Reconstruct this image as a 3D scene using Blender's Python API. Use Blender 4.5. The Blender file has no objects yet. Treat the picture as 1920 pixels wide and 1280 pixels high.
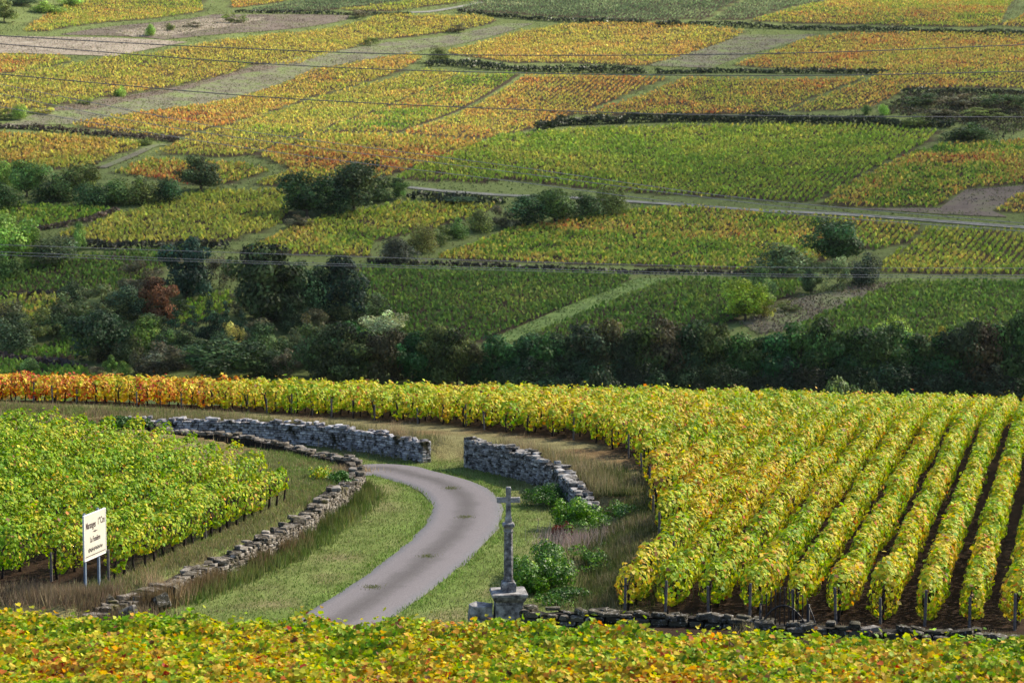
import bpy, bmesh, math, random
import numpy as np
from mathutils import Vector, Matrix
from mathutils.geometry import delaunay_2d_cdt

random.seed(7)
rng = np.random.default_rng(7)
R = math.radians
scene = bpy.context.scene
COL = scene.collection

# ------------------------------------------------------------------ camera
CAMZ = 12.0
FPX = 4000.0                       # focal length in pixels of the 1920 px wide photograph
PITCH = R(6.0)
cam_data = bpy.data.cameras.new('camera')
cam = bpy.data.objects.new('camera', cam_data)
COL.objects.link(cam)
cam.location = (0, 0, CAMZ)
cam.rotation_euler = (R(90) - PITCH, 0, 0)
cam_data.sensor_width = 36
cam_data.lens = 36 * FPX / 1920
cam_data.clip_start = 0.5
cam_data.clip_end = 20000
cam_data.dof.use_dof = True
cam_data.dof.focus_distance = 62
cam_data.dof.aperture_fstop = 2.2
scene.camera = cam

# ------------------------------------------------------------------ sky and sun
SUN_AZ = math.atan2(0.86, 0.51)   # measured from +Y towards +X
SUN_EL = R(38)
sun_dir = Vector((math.sin(SUN_AZ) * math.cos(SUN_EL), math.cos(SUN_AZ) * math.cos(SUN_EL), math.sin(SUN_EL)))
world = bpy.data.worlds.new('World')
scene.world = world
world.use_nodes = True
wn = world.node_tree
wn.nodes.clear()
wo = wn.nodes.new('ShaderNodeOutputWorld')
wb = wn.nodes.new('ShaderNodeBackground')
sky = wn.nodes.new('ShaderNodeTexSky')
sky.sky_type = 'NISHITA'
sky.sun_disc = False
sky.sun_elevation = SUN_EL
sky.sun_rotation = SUN_AZ
sky.air_density = 1.0
sky.dust_density = 1.5
sky.ozone_density = 1.0
wb.inputs['Strength'].default_value = 0.11
wn.links.new(sky.outputs[0], wb.inputs['Color'])
wn.links.new(wb.outputs[0], wo.inputs['Surface'])

sl = bpy.data.lights.new('sun', 'SUN')
sl.energy = 5.0
sl.angle = R(2.0)
sl.color = (1.0, 0.89, 0.70)
so = bpy.data.objects.new('sun', sl)
COL.objects.link(so)
so.rotation_euler = sun_dir.to_track_quat('Z', 'Y').to_euler()
so.location = (0, 0, 300)

vs = scene.view_settings
vs.view_transform = 'Standard'
vs.look = 'None'
vs.exposure = 0.98
vs.gamma = 1.0
vs.use_curve_mapping = False
scene.render.engine = 'CYCLES'
cy = scene.cycles
cy.max_bounces = 6
cy.diffuse_bounces = 3
cy.glossy_bounces = 2
cy.transmission_bounces = 3
cy.transparent_max_bounces = 8
cy.caustics_reflective = False
cy.caustics_refractive = False
cy.use_denoising = True
try:
    cy.denoising_prefilter = 'ACCURATE'
    cy.denoising_input_passes = 'RGB_ALBEDO_NORMAL'
except Exception:
    pass

# ------------------------------------------------------------------ small helpers
def tag(o, label=None, cat=None, group=None, kind=None):
    if label: o['label'] = label
    if cat: o['category'] = cat
    if group: o['group'] = group
    if kind: o['kind'] = kind
    return o

def link(o, parent=None):
    COL.objects.link(o)
    if parent is not None: o.parent = parent
    return o

def empty(name, loc=(0, 0, 0)):
    o = bpy.data.objects.new(name, None)
    o.empty_display_size = 0.3
    o.location = loc
    return link(o)

def ordinal(n):
    words = ['first', 'second', 'third', 'fourth', 'fifth', 'sixth', 'seventh', 'eighth', 'ninth', 'tenth', 'eleventh', 'twelfth']
    if n <= 12: return words[n - 1]
    suf = 'th' if 10 <= n % 100 <= 20 else {1: 'st', 2: 'nd', 3: 'rd'}.get(n % 10, 'th')
    return '%d%s' % (n, suf)

def np_mesh(name, V, F, col=None, mat=None, smooth=False):
    """V (n,3); F (m,k) all faces of k corners; col (m,3) face colours."""
    V = np.asarray(V, np.float32); F = np.asarray(F, np.int32)
    me = bpy.data.meshes.new(name)
    m, k = F.shape
    me.vertices.add(len(V)); me.vertices.foreach_set('co', V.ravel())
    me.loops.add(m * k); me.loops.foreach_set('vertex_index', F.ravel())
    me.polygons.add(m)
    me.polygons.foreach_set('loop_start', np.arange(0, m * k, k, dtype=np.int32))
    me.polygons.foreach_set('loop_total', np.full(m, k, np.int32))
    if smooth: me.polygons.foreach_set('use_smooth', np.ones(m, bool))
    me.update(calc_edges=True)
    if col is not None:
        a = me.attributes.new('Col', 'FLOAT_COLOR', 'FACE')
        c = np.ones((m, 4), np.float32); c[:, :3] = col
        a.data.foreach_set('color', c.ravel())
    if mat is not None: me.materials.append(mat)
    return me

def np_obj(name, V, F, col=None, mat=None, parent=None, loc=None, smooth=False):
    V = np.asarray(V, np.float32)
    if loc is None and parent is not None: loc = parent.location
    if loc is not None and parent is not None: V = V - np.array(loc, np.float32)
    o = bpy.data.objects.new(name, np_mesh(name, V, F, col, mat, smooth))
    return link(o, parent)

def bm_obj(name, bm, mat, parent=None, smooth=False):
    me = bpy.data.meshes.new(name)
    bm.to_mesh(me); bm.free()
    if smooth:
        for p in me.polygons: p.use_smooth = True
    me.materials.append(mat)
    return link(bpy.data.objects.new(name, me), parent)

def hash2(ix, iy, seed):
    h = (ix.astype(np.int64) * 374761393 + iy.astype(np.int64) * 668265263 + seed * 974634777) & 0xFFFFFFFF
    h = ((h ^ (h >> 13)) * 1274126177) & 0xFFFFFFFF
    return ((h ^ (h >> 16)) & 0xFFFF) / 65535.0

def vnoise(x, y, seed=0):
    x = np.asarray(x, float); y = np.asarray(y, float)
    ix = np.floor(x); iy = np.floor(y)
    fx = x - ix; fy = y - iy
    fx = fx * fx * (3 - 2 * fx); fy = fy * fy * (3 - 2 * fy)
    a = hash2(ix, iy, seed); b = hash2(ix + 1, iy, seed)
    c = hash2(ix, iy + 1, seed); d = hash2(ix + 1, iy + 1, seed)
    return (a * (1 - fx) + b * fx) * (1 - fy) + (c * (1 - fx) + d * fx) * fy

def fbm(x, y, seed=0, o=3):
    s = 0; w = 0.5; t = 0
    for i in range(o):
        s = s + w * vnoise(x * 2 ** i, y * 2 ** i, seed + i * 17); t += w; w *= 0.5
    return s / t

def sstep(a, b, x):
    t = np.clip((np.asarray(x, float) - a) / (b - a), 0, 1)
    return t * t * (3 - 2 * t)

def pip(px, py, poly):
    inside = np.zeros(np.shape(px), bool)
    n = len(poly)
    for i in range(n):
        x1, y1 = poly[i]; x2, y2 = poly[(i + 1) % n]
        if y1 == y2: continue
        c = ((y1 > py) != (y2 > py)) & (px < (x2 - x1) * (py - y1) / (y2 - y1) + x1)
        inside ^= c
    return inside

def dist_poly(px, py, pts, closed=False):
    d = np.full(np.shape(px), 1e9)
    n = len(pts)
    for i in range(n if closed else n - 1):
        ax, ay = pts[i]; bx, by = pts[(i + 1) % n]
        vx, vy = bx - ax, by - ay
        L = vx * vx + vy * vy + 1e-12
        t = np.clip(((px - ax) * vx + (py - ay) * vy) / L, 0, 1)
        d = np.minimum(d, np.hypot(px - ax - t * vx, py - ay - t * vy))
    return d

def catmull(pts, n=8):
    pts = [np.array(p, float) for p in pts]
    out = []
    P = [2 * pts[0] - pts[1]] + pts + [2 * pts[-1] - pts[-2]]
    for i in range(1, len(P) - 2):
        for t in np.linspace(0, 1, n, endpoint=False):
            a, b, c, d = P[i - 1], P[i], P[i + 1], P[i + 2]
            out.append(0.5 * ((2 * b) + (c - a) * t + (2 * a - 5 * b + 4 * c - d) * t * t + (3 * b - a - 3 * c + d) * t ** 3))
    out.append(pts[-1])
    return np.array(out)

# ------------------------------------------------------------------ terrain heights (z relative to the camera, then + CAMZ)
FY = np.array([(-400, 8), (-50, 4), (0, -1.7), (15, -6.5), (25, -9.2), (30, -9.8), (34, -10.2), (43, -11.05), (47, -11.55), (50, -11.75), (60, -11.8),
               (70, -11.82), (78, -11.85), (86, -12.1), (93, -12.85), (100, -14.0), (110, -16.2), (150, -25.5), (200, -34), (260, -41.5), (300, -43.6),
               (330, -43.2), (360, -39.5), (400, -33.5), (450, -26), (550, -10), (700, 14), (885, 46), (960, 58), (1040, 64), (1200, 66), (2000, 60), (9000, 40)], float)
_yy = np.arange(-400, 9000, 1.0)
_zz = np.interp(_yy, FY[:, 0], FY[:, 1])
def _smooth(z, k):
    ker = np.ones(k) / k
    return np.convolve(np.pad(z, (k // 2, k // 2), mode='edge'), ker, 'valid')[:len(z)]
_zs = _smooth(_smooth(_zz, 5), 3)
_zf = _smooth(_smooth(_zz, 41), 31)
def field_rel(x, y):
    x = np.asarray(x, float); y = np.asarray(y, float)
    z1 = np.interp(y, _yy, _zs); z2 = np.interp(y, _yy, _zf)
    w = sstep(260, 330, y)
    z = z1 * (1 - w) + z2 * w
    z = z - 0.024 * np.clip(x, -40, 40) * sstep(75, 93, y) * (1 - sstep(110, 200, y))
    far = sstep(360, 470, y)
    z = z + far * (2.6 * np.sin(x / 58.0 + y / 170.0 + 0.6) + 1.3 * np.sin(x / 23.0 - y / 61.0) + 0.9 * np.sin(y / 27.0 + x / 90.0))
    z = z + far * np.clip(-x - 60, 0, 400) * 0.03
    z = z + 0.10 * (vnoise(x / 3.0, y / 3.0, 3) - 0.5) * (1 - sstep(110, 140, y))
    return z

LOWY = np.array([(40, -12.0), (47, -12.02), (50, -12.1), (56, -12.3), (65, -12.4), (72, -12.42), (78, -12.42), (85, -12.5), (95, -13.2), (120, -17)], float)
def low_rel(y):
    return np.interp(y, LOWY[:, 0], LOWY[:, 1])

def unproject(u, v, zfun, y0=20.0, y1=3000.0):
    """ground point seen at pixel (u, v) of the photograph, on the surface zfun(x, y) (relative to the camera)"""
    c, s = math.cos(PITCH), math.sin(PITCH)
    dx = (u - 960) / FPX; dv = (640 - v) / FPX
    d = np.array([dx, c + s * dv, -s + c * dv])
    ys = np.concatenate([np.arange(y0, 120, 0.25), np.arange(120, y1, 1.0)]) if y0 < 120 else np.arange(y0, y1, 1.0)
    xs = ys * d[0] / d[1]; zs = ys * d[2] / d[1]
    below = zs < zfun(xs, ys)
    i = int(np.argmax(below))
    if not below.any(): i = len(ys) - 1
    i = max(i, 1)
    a, b = ys[i - 1], ys[i]
    for _ in range(18):
        m = 0.5 * (a + b)
        if m * d[2] / d[1] < float(zfun(np.array(m * d[0] / d[1]), np.array(m))): b = m
        else: a = m
    return (b * d[0] / d[1], b)

def at_level(u, v, z):
    return unproject(u, v, lambda x, y: np.full(np.shape(y), z))
def on_low(u, v):
    return unproject(u, v, lambda x, y: low_rel(y), 40)

# lines of the sunken lane, traced from the photograph
LEFT_WALL = [at_level(u, v, -11.72) for u, v in ((168, 1136), (230, 1118), (300, 1096), (385, 1058), (470, 1022), (545, 985), (605, 940), (650, 905), (670, 884),
                                                  (650, 866), (560, 840), (470, 824), (380, 810), (270, 793))]
BACK_WALL = [at_level(u, v, -11.6) for u, v in ((797, 824), (740, 814), (640, 800), (570, 793), (505, 788), (400, 785), (300, 784), (235, 783))]
RIGHT_WALL = [at_level(u, v, -11.5) for u, v in ((882, 828), (930, 838), (985, 850), (1040, 868), (1062, 884), (1090, 905), (1110, 922))]
ROAD_L = [on_low(u, v) for u, v in ((480, 1215), (575, 1146), (640, 1110), (720, 1050), (785, 992), (808, 952), (797, 928), (760, 907), (700, 893), (650, 882))]
ROAD_R = [on_low(u, v) for u, v in ((640, 1235), (745, 1157), (800, 1112), (880, 1050), (930, 1002), (943, 962), (932, 930), (900, 909), (850, 891), (790, 878))]
ROAD_C = [((a[0] + b[0]) / 2, (a[1] + b[1]) / 2) for a, b in zip(ROAD_L, ROAD_R)]
# beyond the bend the lane runs on between the inner wall and the back wall
ROAD_C += [(-5.8, 74.6), (-8.4, 76.6), (-12.0, 79.2), (-16.5, 81.2), (-23.0, 82.6), (-34.0, 84)]
_w0 = 0.475 * float(np.mean([math.hypot(a[0] - b[0], a[1] - b[1]) for a, b in zip(ROAD_L[1:-3], ROAD_R[1:-3])]))
RC = catmull(ROAD_C, 10)

LOWZONE = list(LEFT_WALL)
LOWZONE += [(-24, 83.4), (-36, 85), (-36, 86.5), (-24, 85.2)]
LOWZONE += list(reversed(BACK_WALL)) + [(-2.9, 76.6)] + [(-1.6, 77.5)] + list(RIGHT_WALL)
LOWZONE += [(1.8, 60), (1.5, 55), (1.2, 50.5), (0.6, 49.0), (0.0, 47.2), (-3, 45.8), (-8, 46.2), (-11, 48.5)]

def ground_rel(x, y):
    x = np.asarray(x, float); y = np.asarray(y, float)
    z = field_rel(x, y)
    near = (y > 40) & (y < 92) & (np.abs(x) < 45)
    if np.any(near):
        zz = np.array(z, float, copy=True)
        xn, yn = x[near] if x.shape else x.reshape(1), y[near] if y.shape else y.reshape(1)
        ins = pip(xn, yn, LOWZONE)
        d = dist_poly(xn, yn, LOWZONE, True)
        bank = np.where((xn > 0.9) & (yn < 66), 2.2, 0.45)
        bank = np.where((yn < 50), 1.5, bank)
        f = np.where(ins, 0.0, sstep(0.0, 1.0, d / bank))
        lo = low_rel(yn) + 0.05 * (vnoise(xn / 1.5, yn / 1.5, 9) - 0.5)
        fl = field_rel(xn, yn)
        r = lo + (fl - lo) * f
        if x.shape: zz[near] = r
        else: zz = float(r[0])
        return zz
    return z

def Hz(x, y):
    return ground_rel(np.asarray(x, float), np.asarray(y, float)) + CAMZ
def hz(x, y):
    return float(Hz(np.array([x]), np.array([y]))[0])

def on_hill(u, v):
    return unproject(u, v, field_rel, 240)
def px_scale(y):
    return FPX / (y * math.cos(PITCH) + 0.0)   # photograph pixels per metre at that distance (approximately)

# ------------------------------------------------------------------ materials
def new_mat(name):
    m = bpy.data.materials.new(name)
    m.use_nodes = True
    nt = m.node_tree
    nt.nodes.clear()
    out = nt.nodes.new('ShaderNodeOutputMaterial')
    return m, nt, out

def N(nt, t, **kw):
    n = nt.nodes.new(t)
    for k, v in kw.items(): setattr(n, k, v)
    return n

def principled(nt, rough=0.8, spec=0.3, metal=0.0):
    p = nt.nodes.new('ShaderNodeBsdfPrincipled')
    p.inputs['Roughness'].default_value = rough
    p.inputs['Specular IOR Level'].default_value = spec
    p.inputs['Metallic'].default_value = metal
    return p

def leaf_material(name, trans=0.4, rough=0.5, spec=0.35, use_obj=False):
    m, nt, out = new_mat(name)
    a = N(nt, 'ShaderNodeAttribute', attribute_name='Col')
    col = a.outputs['Color']
    if use_obj:
        oi = N(nt, 'ShaderNodeObjectInfo')
        mx = N(nt, 'ShaderNodeMix', data_type='RGBA', blend_type='MULTIPLY')
        mx.inputs[0].default_value = 1
        nt.links.new(col, mx.inputs[6]); nt.links.new(oi.outputs['Color'], mx.inputs[7])
        col = mx.outputs[2]
    p = principled(nt, rough, spec)
    nt.links.new(col, p.inputs['Base Color'])
    tr = N(nt, 'ShaderNodeBsdfTranslucent')
    hsv = N(nt, 'ShaderNodeHueSaturation')
    hsv.inputs['Saturation'].default_value = 1.08
    hsv.inputs['Value'].default_value = 1.15
    nt.links.new(col, hsv.inputs['Color']); nt.links.new(hsv.outputs[0], tr.inputs['Color'])
    ms = N(nt, 'ShaderNodeMixShader')
    ms.inputs[0].default_value = trans
    nt.links.new(p.outputs[0], ms.inputs[1]); nt.links.new(tr.outputs[0], ms.inputs[2])
    nt.links.new(ms.outputs[0], out.inputs['Surface'])
    return m

def noise_ramp_material(name, stops, scale=8.0, detail=6, rough=0.9, spec=0.2, bump=0.0, bump_scale=30.0, mul=None, coords='Object', metal=0.0, distort=0.0):
    m, nt, out = new_mat(name)
    tc = N(nt, 'ShaderNodeTexCoord')
    src = tc.outputs['Object']
    if coords == 'World':
        g = N(nt, 'ShaderNodeNewGeometry'); src = g.outputs['Position']
    n = N(nt, 'ShaderNodeTexNoise')
    n.inputs['Scale'].default_value = scale; n.inputs['Detail'].default_value = detail
    n.inputs['Roughness'].default_value = 0.62; n.inputs['Distortion'].default_value = distort
    nt.links.new(src, n.inputs['Vector'])
    r = N(nt, 'ShaderNodeValToRGB')
    els = r.color_ramp.elements
    while len(els) < len(stops): els.new(0.5)
    for e, (pos, c) in zip(els, stops):
        e.position = pos; e.color = (*c, 1)
    nt.links.new(n.outputs['Fac'], r.inputs[0])
    p = principled(nt, rough, spec, metal)
    nt.links.new(r.outputs[0], p.inputs['Base Color'])
    if bump:
        n2 = N(nt, 'ShaderNodeTexNoise')
        n2.inputs['Scale'].default_value = bump_scale; n2.inputs['Detail'].default_value = 5
        nt.links.new(src, n2.inputs['Vector'])
        b = N(nt, 'ShaderNodeBump')
        b.inputs['Strength'].default_value = bump; b.inputs['Distance'].default_value = 0.02
        nt.links.new(n2.outputs['Fac'], b.inputs['Height']); nt.links.new(b.outputs[0], p.inputs['Normal'])
    nt.links.new(p.outputs[0], out.inputs['Surface'])
    return m

M = {}
M['leaf'] = leaf_material('vine_leaf', 0.34, 0.55, 0.12)
M['far_leaf'] = leaf_material('far_vine_leaf', 0.48, 0.7, 0.12)
M['tree_leaf'] = leaf_material('tree_leaf', 0.25, 0.6, 0.2, True)
M['shrub_leaf'] = leaf_material('shrub_leaf', 0.25, 0.5, 0.3)
M['grass'] = leaf_material('grass_blade', 0.3, 0.7, 0.15)
M['bark'] = noise_ramp_material('bark', [(0.3, (0.035, 0.026, 0.02)), (0.7, (0.10, 0.08, 0.06))], 18, rough=0.95, bump=0.5)
M['vine_wood'] = noise_ramp_material('vine_wood', [(0.3, (0.012, 0.009, 0.008)), (0.7, (0.045, 0.033, 0.027))], 30, rough=0.95)
M['post'] = noise_ramp_material('weathered_post', [(0.3, (0.07, 0.062, 0.058)), (0.7, (0.19, 0.172, 0.165))], 14, rough=0.9)
def stone_material(name, tones, dark, lichen, moss):
    m, nt, out = new_mat(name)
    g = N(nt, 'ShaderNodeNewGeometry'); oi = N(nt, 'ShaderNodeObjectInfo')
    ad = N(nt, 'ShaderNodeMath', operation='ADD'); nt.links.new(g.outputs['Random Per Island'], ad.inputs[0]); nt.links.new(oi.outputs['Random'], ad.inputs[1])
    fr = N(nt, 'ShaderNodeMath', operation='FRACT'); nt.links.new(ad.outputs[0], fr.inputs[0])
    r = N(nt, 'ShaderNodeValToRGB'); els = r.color_ramp.elements
    while len(els) < len(tones): els.new(0.5)
    for i, (e, c) in enumerate(zip(els, tones)): e.position = i / (len(tones) - 1); e.color = (*c, 1)
    nt.links.new(fr.outputs[0], r.inputs[0])
    def layer(col, c2, scale, lo, hi, det=6):
        n = N(nt, 'ShaderNodeTexNoise'); n.inputs['Scale'].default_value = scale; n.inputs['Detail'].default_value = det; n.inputs['Roughness'].default_value = 0.65
        nt.links.new(g.outputs['Position'], n.inputs['Vector'])
        mr = N(nt, 'ShaderNodeMapRange'); mr.inputs['From Min'].default_value = lo; mr.inputs['From Max'].default_value = hi
        nt.links.new(n.outputs['Fac'], mr.inputs['Value'])
        mx = N(nt, 'ShaderNodeMix', data_type='RGBA'); mx.inputs[7].default_value = (*c2, 1)
        nt.links.new(mr.outputs[0], mx.inputs[0]); nt.links.new(col, mx.inputs[6])
        return mx.outputs[2], n
    c, n1 = layer(r.outputs[0], lichen, 13.0, 0.55, 0.66)
    c, n2 = layer(c, dark, 4.0, 0.50, 0.64)
    c, n3 = layer(c, moss, 1.1, 0.58, 0.66)
    p = principled(nt, 0.95, 0.15)
    nt.links.new(c, p.inputs['Base Color'])
    n4 = N(nt, 'ShaderNodeTexNoise'); n4.inputs['Scale'].default_value = 40; n4.inputs['Detail'].default_value = 5
    nt.links.new(g.outputs['Position'], n4.inputs['Vector'])
    bp = N(nt, 'ShaderNodeBump'); bp.inputs['Strength'].default_value = 0.6; bp.inputs['Distance'].default_value = 0.02
    nt.links.new(n4.outputs['Fac'], bp.inputs['Height']); nt.links.new(bp.outputs[0], p.inputs['Normal'])
    nt.links.new(p.outputs[0], out.inputs['Surface'])
    return m
M['stone_pale'] = stone_material('lichen_limestone', [(0.09, 0.085, 0.088), (0.26, 0.25, 0.265), (0.46, 0.45, 0.475), (0.17, 0.165, 0.17), (0.60, 0.59, 0.615), (0.34, 0.33, 0.345)], (0.030, 0.026, 0.024), (0.60, 0.59, 0.61), (0.030, 0.028, 0.014))
M['stone_grey'] = stone_material('weathered_limestone', [(0.045, 0.042, 0.038), (0.16, 0.15, 0.145), (0.32, 0.31, 0.305), (0.09, 0.085, 0.08), (0.44, 0.43, 0.425), (0.20, 0.19, 0.18)], (0.03, 0.027, 0.024), (0.50, 0.49, 0.48), (0.035, 0.032, 0.018))
M['stone_brown'] = stone_material('mossy_limestone', [(0.045, 0.038, 0.027), (0.13, 0.11, 0.085), (0.24, 0.21, 0.175), (0.08, 0.068, 0.048), (0.32, 0.29, 0.26)], (0.028, 0.024, 0.015), (0.46, 0.43, 0.40), (0.07, 0.065, 0.022))
M['stone_dark'] = stone_material('dark_mossy_stone', [(0.04, 0.036, 0.024), (0.08, 0.072, 0.05), (0.13, 0.115, 0.09), (0.06, 0.056, 0.035), (0.17, 0.155, 0.14)], (0.016, 0.015, 0.010), (0.40, 0.38, 0.36), (0.04, 0.042, 0.015))
M['wall_core'] = noise_ramp_material('wall_rubble_core', [(0.35, (0.008, 0.007, 0.006)), (0.7, (0.04, 0.034, 0.028))], 9, rough=1.0)
M['cross_stone'] = noise_ramp_material('cross_stone', [(0.34, (0.06, 0.056, 0.055)), (0.46, (0.20, 0.192, 0.192)), (0.6, (0.38, 0.37, 0.365)), (0.76, (0.6, 0.59, 0.57))], 6.0, 9, rough=0.9, bump=0.6, bump_scale=35)
M['cross_dark'] = noise_ramp_material('cross_stone_dark', [(0.35, (0.05, 0.047, 0.048)), (0.5, (0.15, 0.142, 0.146)), (0.6, (0.30, 0.29, 0.29)), (0.7, (0.6, 0.59, 0.57))], 9.0, 9, rough=0.9, bump=0.6, bump_scale=35)
M['iron'] = noise_ramp_material('wrought_iron', [(0.3, (0.010, 0.009, 0.011)), (0.7, (0.03, 0.025, 0.025))], 20, rough=0.55, spec=0.5)
M['galv'] = noise_ramp_material('painted_steel', [(0.3, (0.11, 0.15, 0.21)), (0.7, (0.19, 0.24, 0.32))], 12, rough=0.5, spec=0.5)
M['sign'] = noise_ramp_material('sign_enamel', [(0.3, (0.56, 0.53, 0.45)), (0.7, (0.66, 0.63, 0.54))], 2.5, rough=0.45, spec=0.4)
M['sign_frame'] = noise_ramp_material('sign_edge', [(0.3, (0.68, 0.66, 0.66)), (0.7, (0.82, 0.80, 0.80))], 6, rough=0.5)
M['ink'] = noise_ramp_material('sign_ink', [(0.3, (0.05, 0.03, 0.035)), (0.7, (0.09, 0.06, 0.06))], 6, rough=0.7)
M['cable'] = noise_ramp_material('cable_metal', [(0.3, (0.15, 0.15, 0.18)), (0.7, (0.22, 0.22, 0.26))], 0.5, rough=0.45, spec=0.5)
M['cable_dark'] = noise_ramp_material('cable_dark_metal', [(0.3, (0.05, 0.05, 0.06)), (0.7, (0.09, 0.09, 0.11))], 0.5, rough=0.5, spec=0.5)
M['path'] = noise_ramp_material('chalk_track', [(0.3, (0.10, 0.12, 0.07)), (0.5, (0.20, 0.20, 0.17)), (0.75, (0.30, 0.29, 0.28))], 0.35, 8, rough=1.0, coords='World')
M['bare'] = noise_ramp_material('fallow_soil', [(0.3, (0.085, 0.066, 0.054)), (0.5, (0.135, 0.108, 0.088)), (0.7, (0.14, 0.14, 0.075))], 0.14, 9, rough=1.0, coords='World', bump=0.4, bump_scale=1.5)
M['dry'] = noise_ramp_material('dry_meadow', [(0.3, (0.17, 0.14, 0.10)), (0.5, (0.27, 0.23, 0.18)), (0.7, (0.34, 0.30, 0.24))], 0.22, 9, rough=1.0, coords='World', bump=0.5, bump_scale=1.5)
M['lane'] = noise_ramp_material('grass_lane', [(0.3, (0.09, 0.13, 0.04)), (0.5, (0.13, 0.20, 0.05)), (0.7, (0.19, 0.26, 0.07))], 0.3, 9, rough=1.0, coords='World', bump=0.4, bump_scale=1.5)
M['stubble'] = noise_ramp_material('grassy_fallow', [(0.3, (0.09, 0.08, 0.06)), (0.46, (0.14, 0.135, 0.09)), (0.62, (0.14, 0.175, 0.065))], 0.14, 9, rough=1.0, coords='World', bump=0.4, bump_scale=1.5)

# ground: vertex colour gives the kind of cover, noise breaks it up
def ground_material():
    m, nt, out = new_mat('ground_cover')
    a = N(nt, 'ShaderNodeAttribute', attribute_name='Cover')
    g = N(nt, 'ShaderNodeNewGeometry')
    n1 = N(nt, 'ShaderNodeTexNoise'); n1.inputs['Scale'].default_value = 1.1; n1.inputs['Detail'].default_value = 9; n1.inputs['Roughness'].default_value = 0.7
    nt.links.new(g.outputs['Position'], n1.inputs['Vector'])
    r1 = N(nt, 'ShaderNodeValToRGB')
    r1.color_ramp.elements[0].position = 0.3; r1.color_ramp.elements[0].color = (0.62, 0.58, 0.50, 1)
    r1.color_ramp.elements[1].position = 0.72; r1.color_ramp.elements[1].color = (1.40, 1.36, 1.22, 1)
    nt.links.new(n1.outputs['Fac'], r1.inputs[0])
    mx = N(nt, 'ShaderNodeMix', data_type='RGBA', blend_type='MULTIPLY'); mx.inputs[0].default_value = 1
    nt.links.new(a.outputs['Color'], mx.inputs[6]); nt.links.new(r1.outputs[0], mx.inputs[7])
    n3 = N(nt, 'ShaderNodeTexNoise'); n3.inputs['Scale'].default_value = 22; n3.inputs['Detail'].default_value = 4
    nt.links.new(g.outputs['Position'], n3.inputs['Vector'])
    r3 = N(nt, 'ShaderNodeValToRGB')
    r3.color_ramp.elements[0].position = 0.35; r3.color_ramp.elements[0].color = (0.55, 0.55, 0.55, 1)
    r3.color_ramp.elements[1].position = 0.65; r3.color_ramp.elements[1].color = (1.35, 1.35, 1.35, 1)
    nt.links.new(n3.outputs['Fac'], r3.inputs[0])
    mx2 = N(nt, 'ShaderNodeMix', data_type='RGBA', blend_type='MULTIPLY'); mx2.inputs[0].default_value = 0.8
    nt.links.new(mx.outputs[2], mx2.inputs[6]); nt.links.new(r3.outputs[0], mx2.inputs[7])
    p = principled(nt, 1.0, 0.05)
    nt.links.new(mx2.outputs[2], p.inputs['Base Color'])
    b = N(nt, 'ShaderNodeBump'); b.inputs['Strength'].default_value = 0.7; b.inputs['Distance'].default_value = 0.04
    nt.links.new(n3.outputs['Fac'], b.inputs['Height']); nt.links.new(b.outputs[0], p.inputs['Normal'])
    nt.links.new(p.outputs[0], out.inputs['Surface'])
    return m
M['ground'] = ground_material()

def road_material():
    m, nt, out = new_mat('worn_asphalt')
    a = N(nt, 'ShaderNodeAttribute', attribute_name='Across')
    g = N(nt, 'ShaderNodeNewGeometry')
    n1 = N(nt, 'ShaderNodeTexNoise'); n1.inputs['Scale'].default_value = 1.3; n1.inputs['Detail'].default_value = 8; n1.inputs['Roughness'].default_value = 0.7
    nt.links.new(g.outputs['Position'], n1.inputs['Vector'])
    n2 = N(nt, 'ShaderNodeTexNoise'); n2.inputs['Scale'].default_value = 26; n2.inputs['Detail'].default_value = 4
    nt.links.new(g.outputs['Position'], n2.inputs['Vector'])
    ad = N(nt, 'ShaderNodeMath', operation='MULTIPLY_ADD'); ad.inputs[1].default_value = 0.5; ad.inputs[2].default_value = -0.25
    nt.links.new(n1.outputs['Fac'], ad.inputs[0])
    s = N(nt, 'ShaderNodeMath', operation='ADD')
    nt.links.new(a.outputs['Fac'], s.inputs[0]); nt.links.new(ad.outputs[0], s.inputs[1])
    r = N(nt, 'ShaderNodeValToRGB')
    els = r.color_ramp.elements
    stops = [(0.02, (0.088, 0.079, 0.080)), (0.20, (0.108, 0.098, 0.100)), (0.42, (0.155, 0.141, 0.148)), (0.70, (0.165, 0.150, 0.158)), (0.92, (0.135, 0.133, 0.145)), (1.0, (0.15, 0.15, 0.14))]
    while len(els) < len(stops): els.new(0.5)
    for e, (p_, c) in zip(els, stops): e.position = p_; e.color = (*c, 1)
    nt.links.new(s.outputs[0], r.inputs[0])
    r2 = N(nt, 'ShaderNodeValToRGB')
    r2.color_ramp.elements[0].position = 0.3; r2.color_ramp.elements[0].color = (0.72, 0.72, 0.72, 1)
    r2.color_ramp.elements[1].position = 0.7; r2.color_ramp.elements[1].color = (1.22, 1.22, 1.22, 1)
    nt.links.new(n2.outputs['Fac'], r2.inputs[0])
    mx = N(nt, 'ShaderNodeMix', data_type='RGBA', blend_type='MULTIPLY'); mx.inputs[0].default_value = 0.9
    nt.links.new(r.outputs[0], mx.inputs[6]); nt.links.new(r2.outputs[0], mx.inputs[7])
    p = principled(nt, 0.85, 0.25)
    nt.links.new(mx.outputs[2], p.inputs['Base Color'])
    b = N(nt, 'ShaderNodeBump'); b.inputs['Strength'].default_value = 0.35; b.inputs['Distance'].default_value = 0.01
    nt.links.new(n2.outputs['Fac'], b.inputs['Height']); nt.links.new(b.outputs[0], p.inputs['Normal'])
    nt.links.new(p.outputs[0], out.inputs['Surface'])
    return m
M['road'] = road_material()

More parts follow.
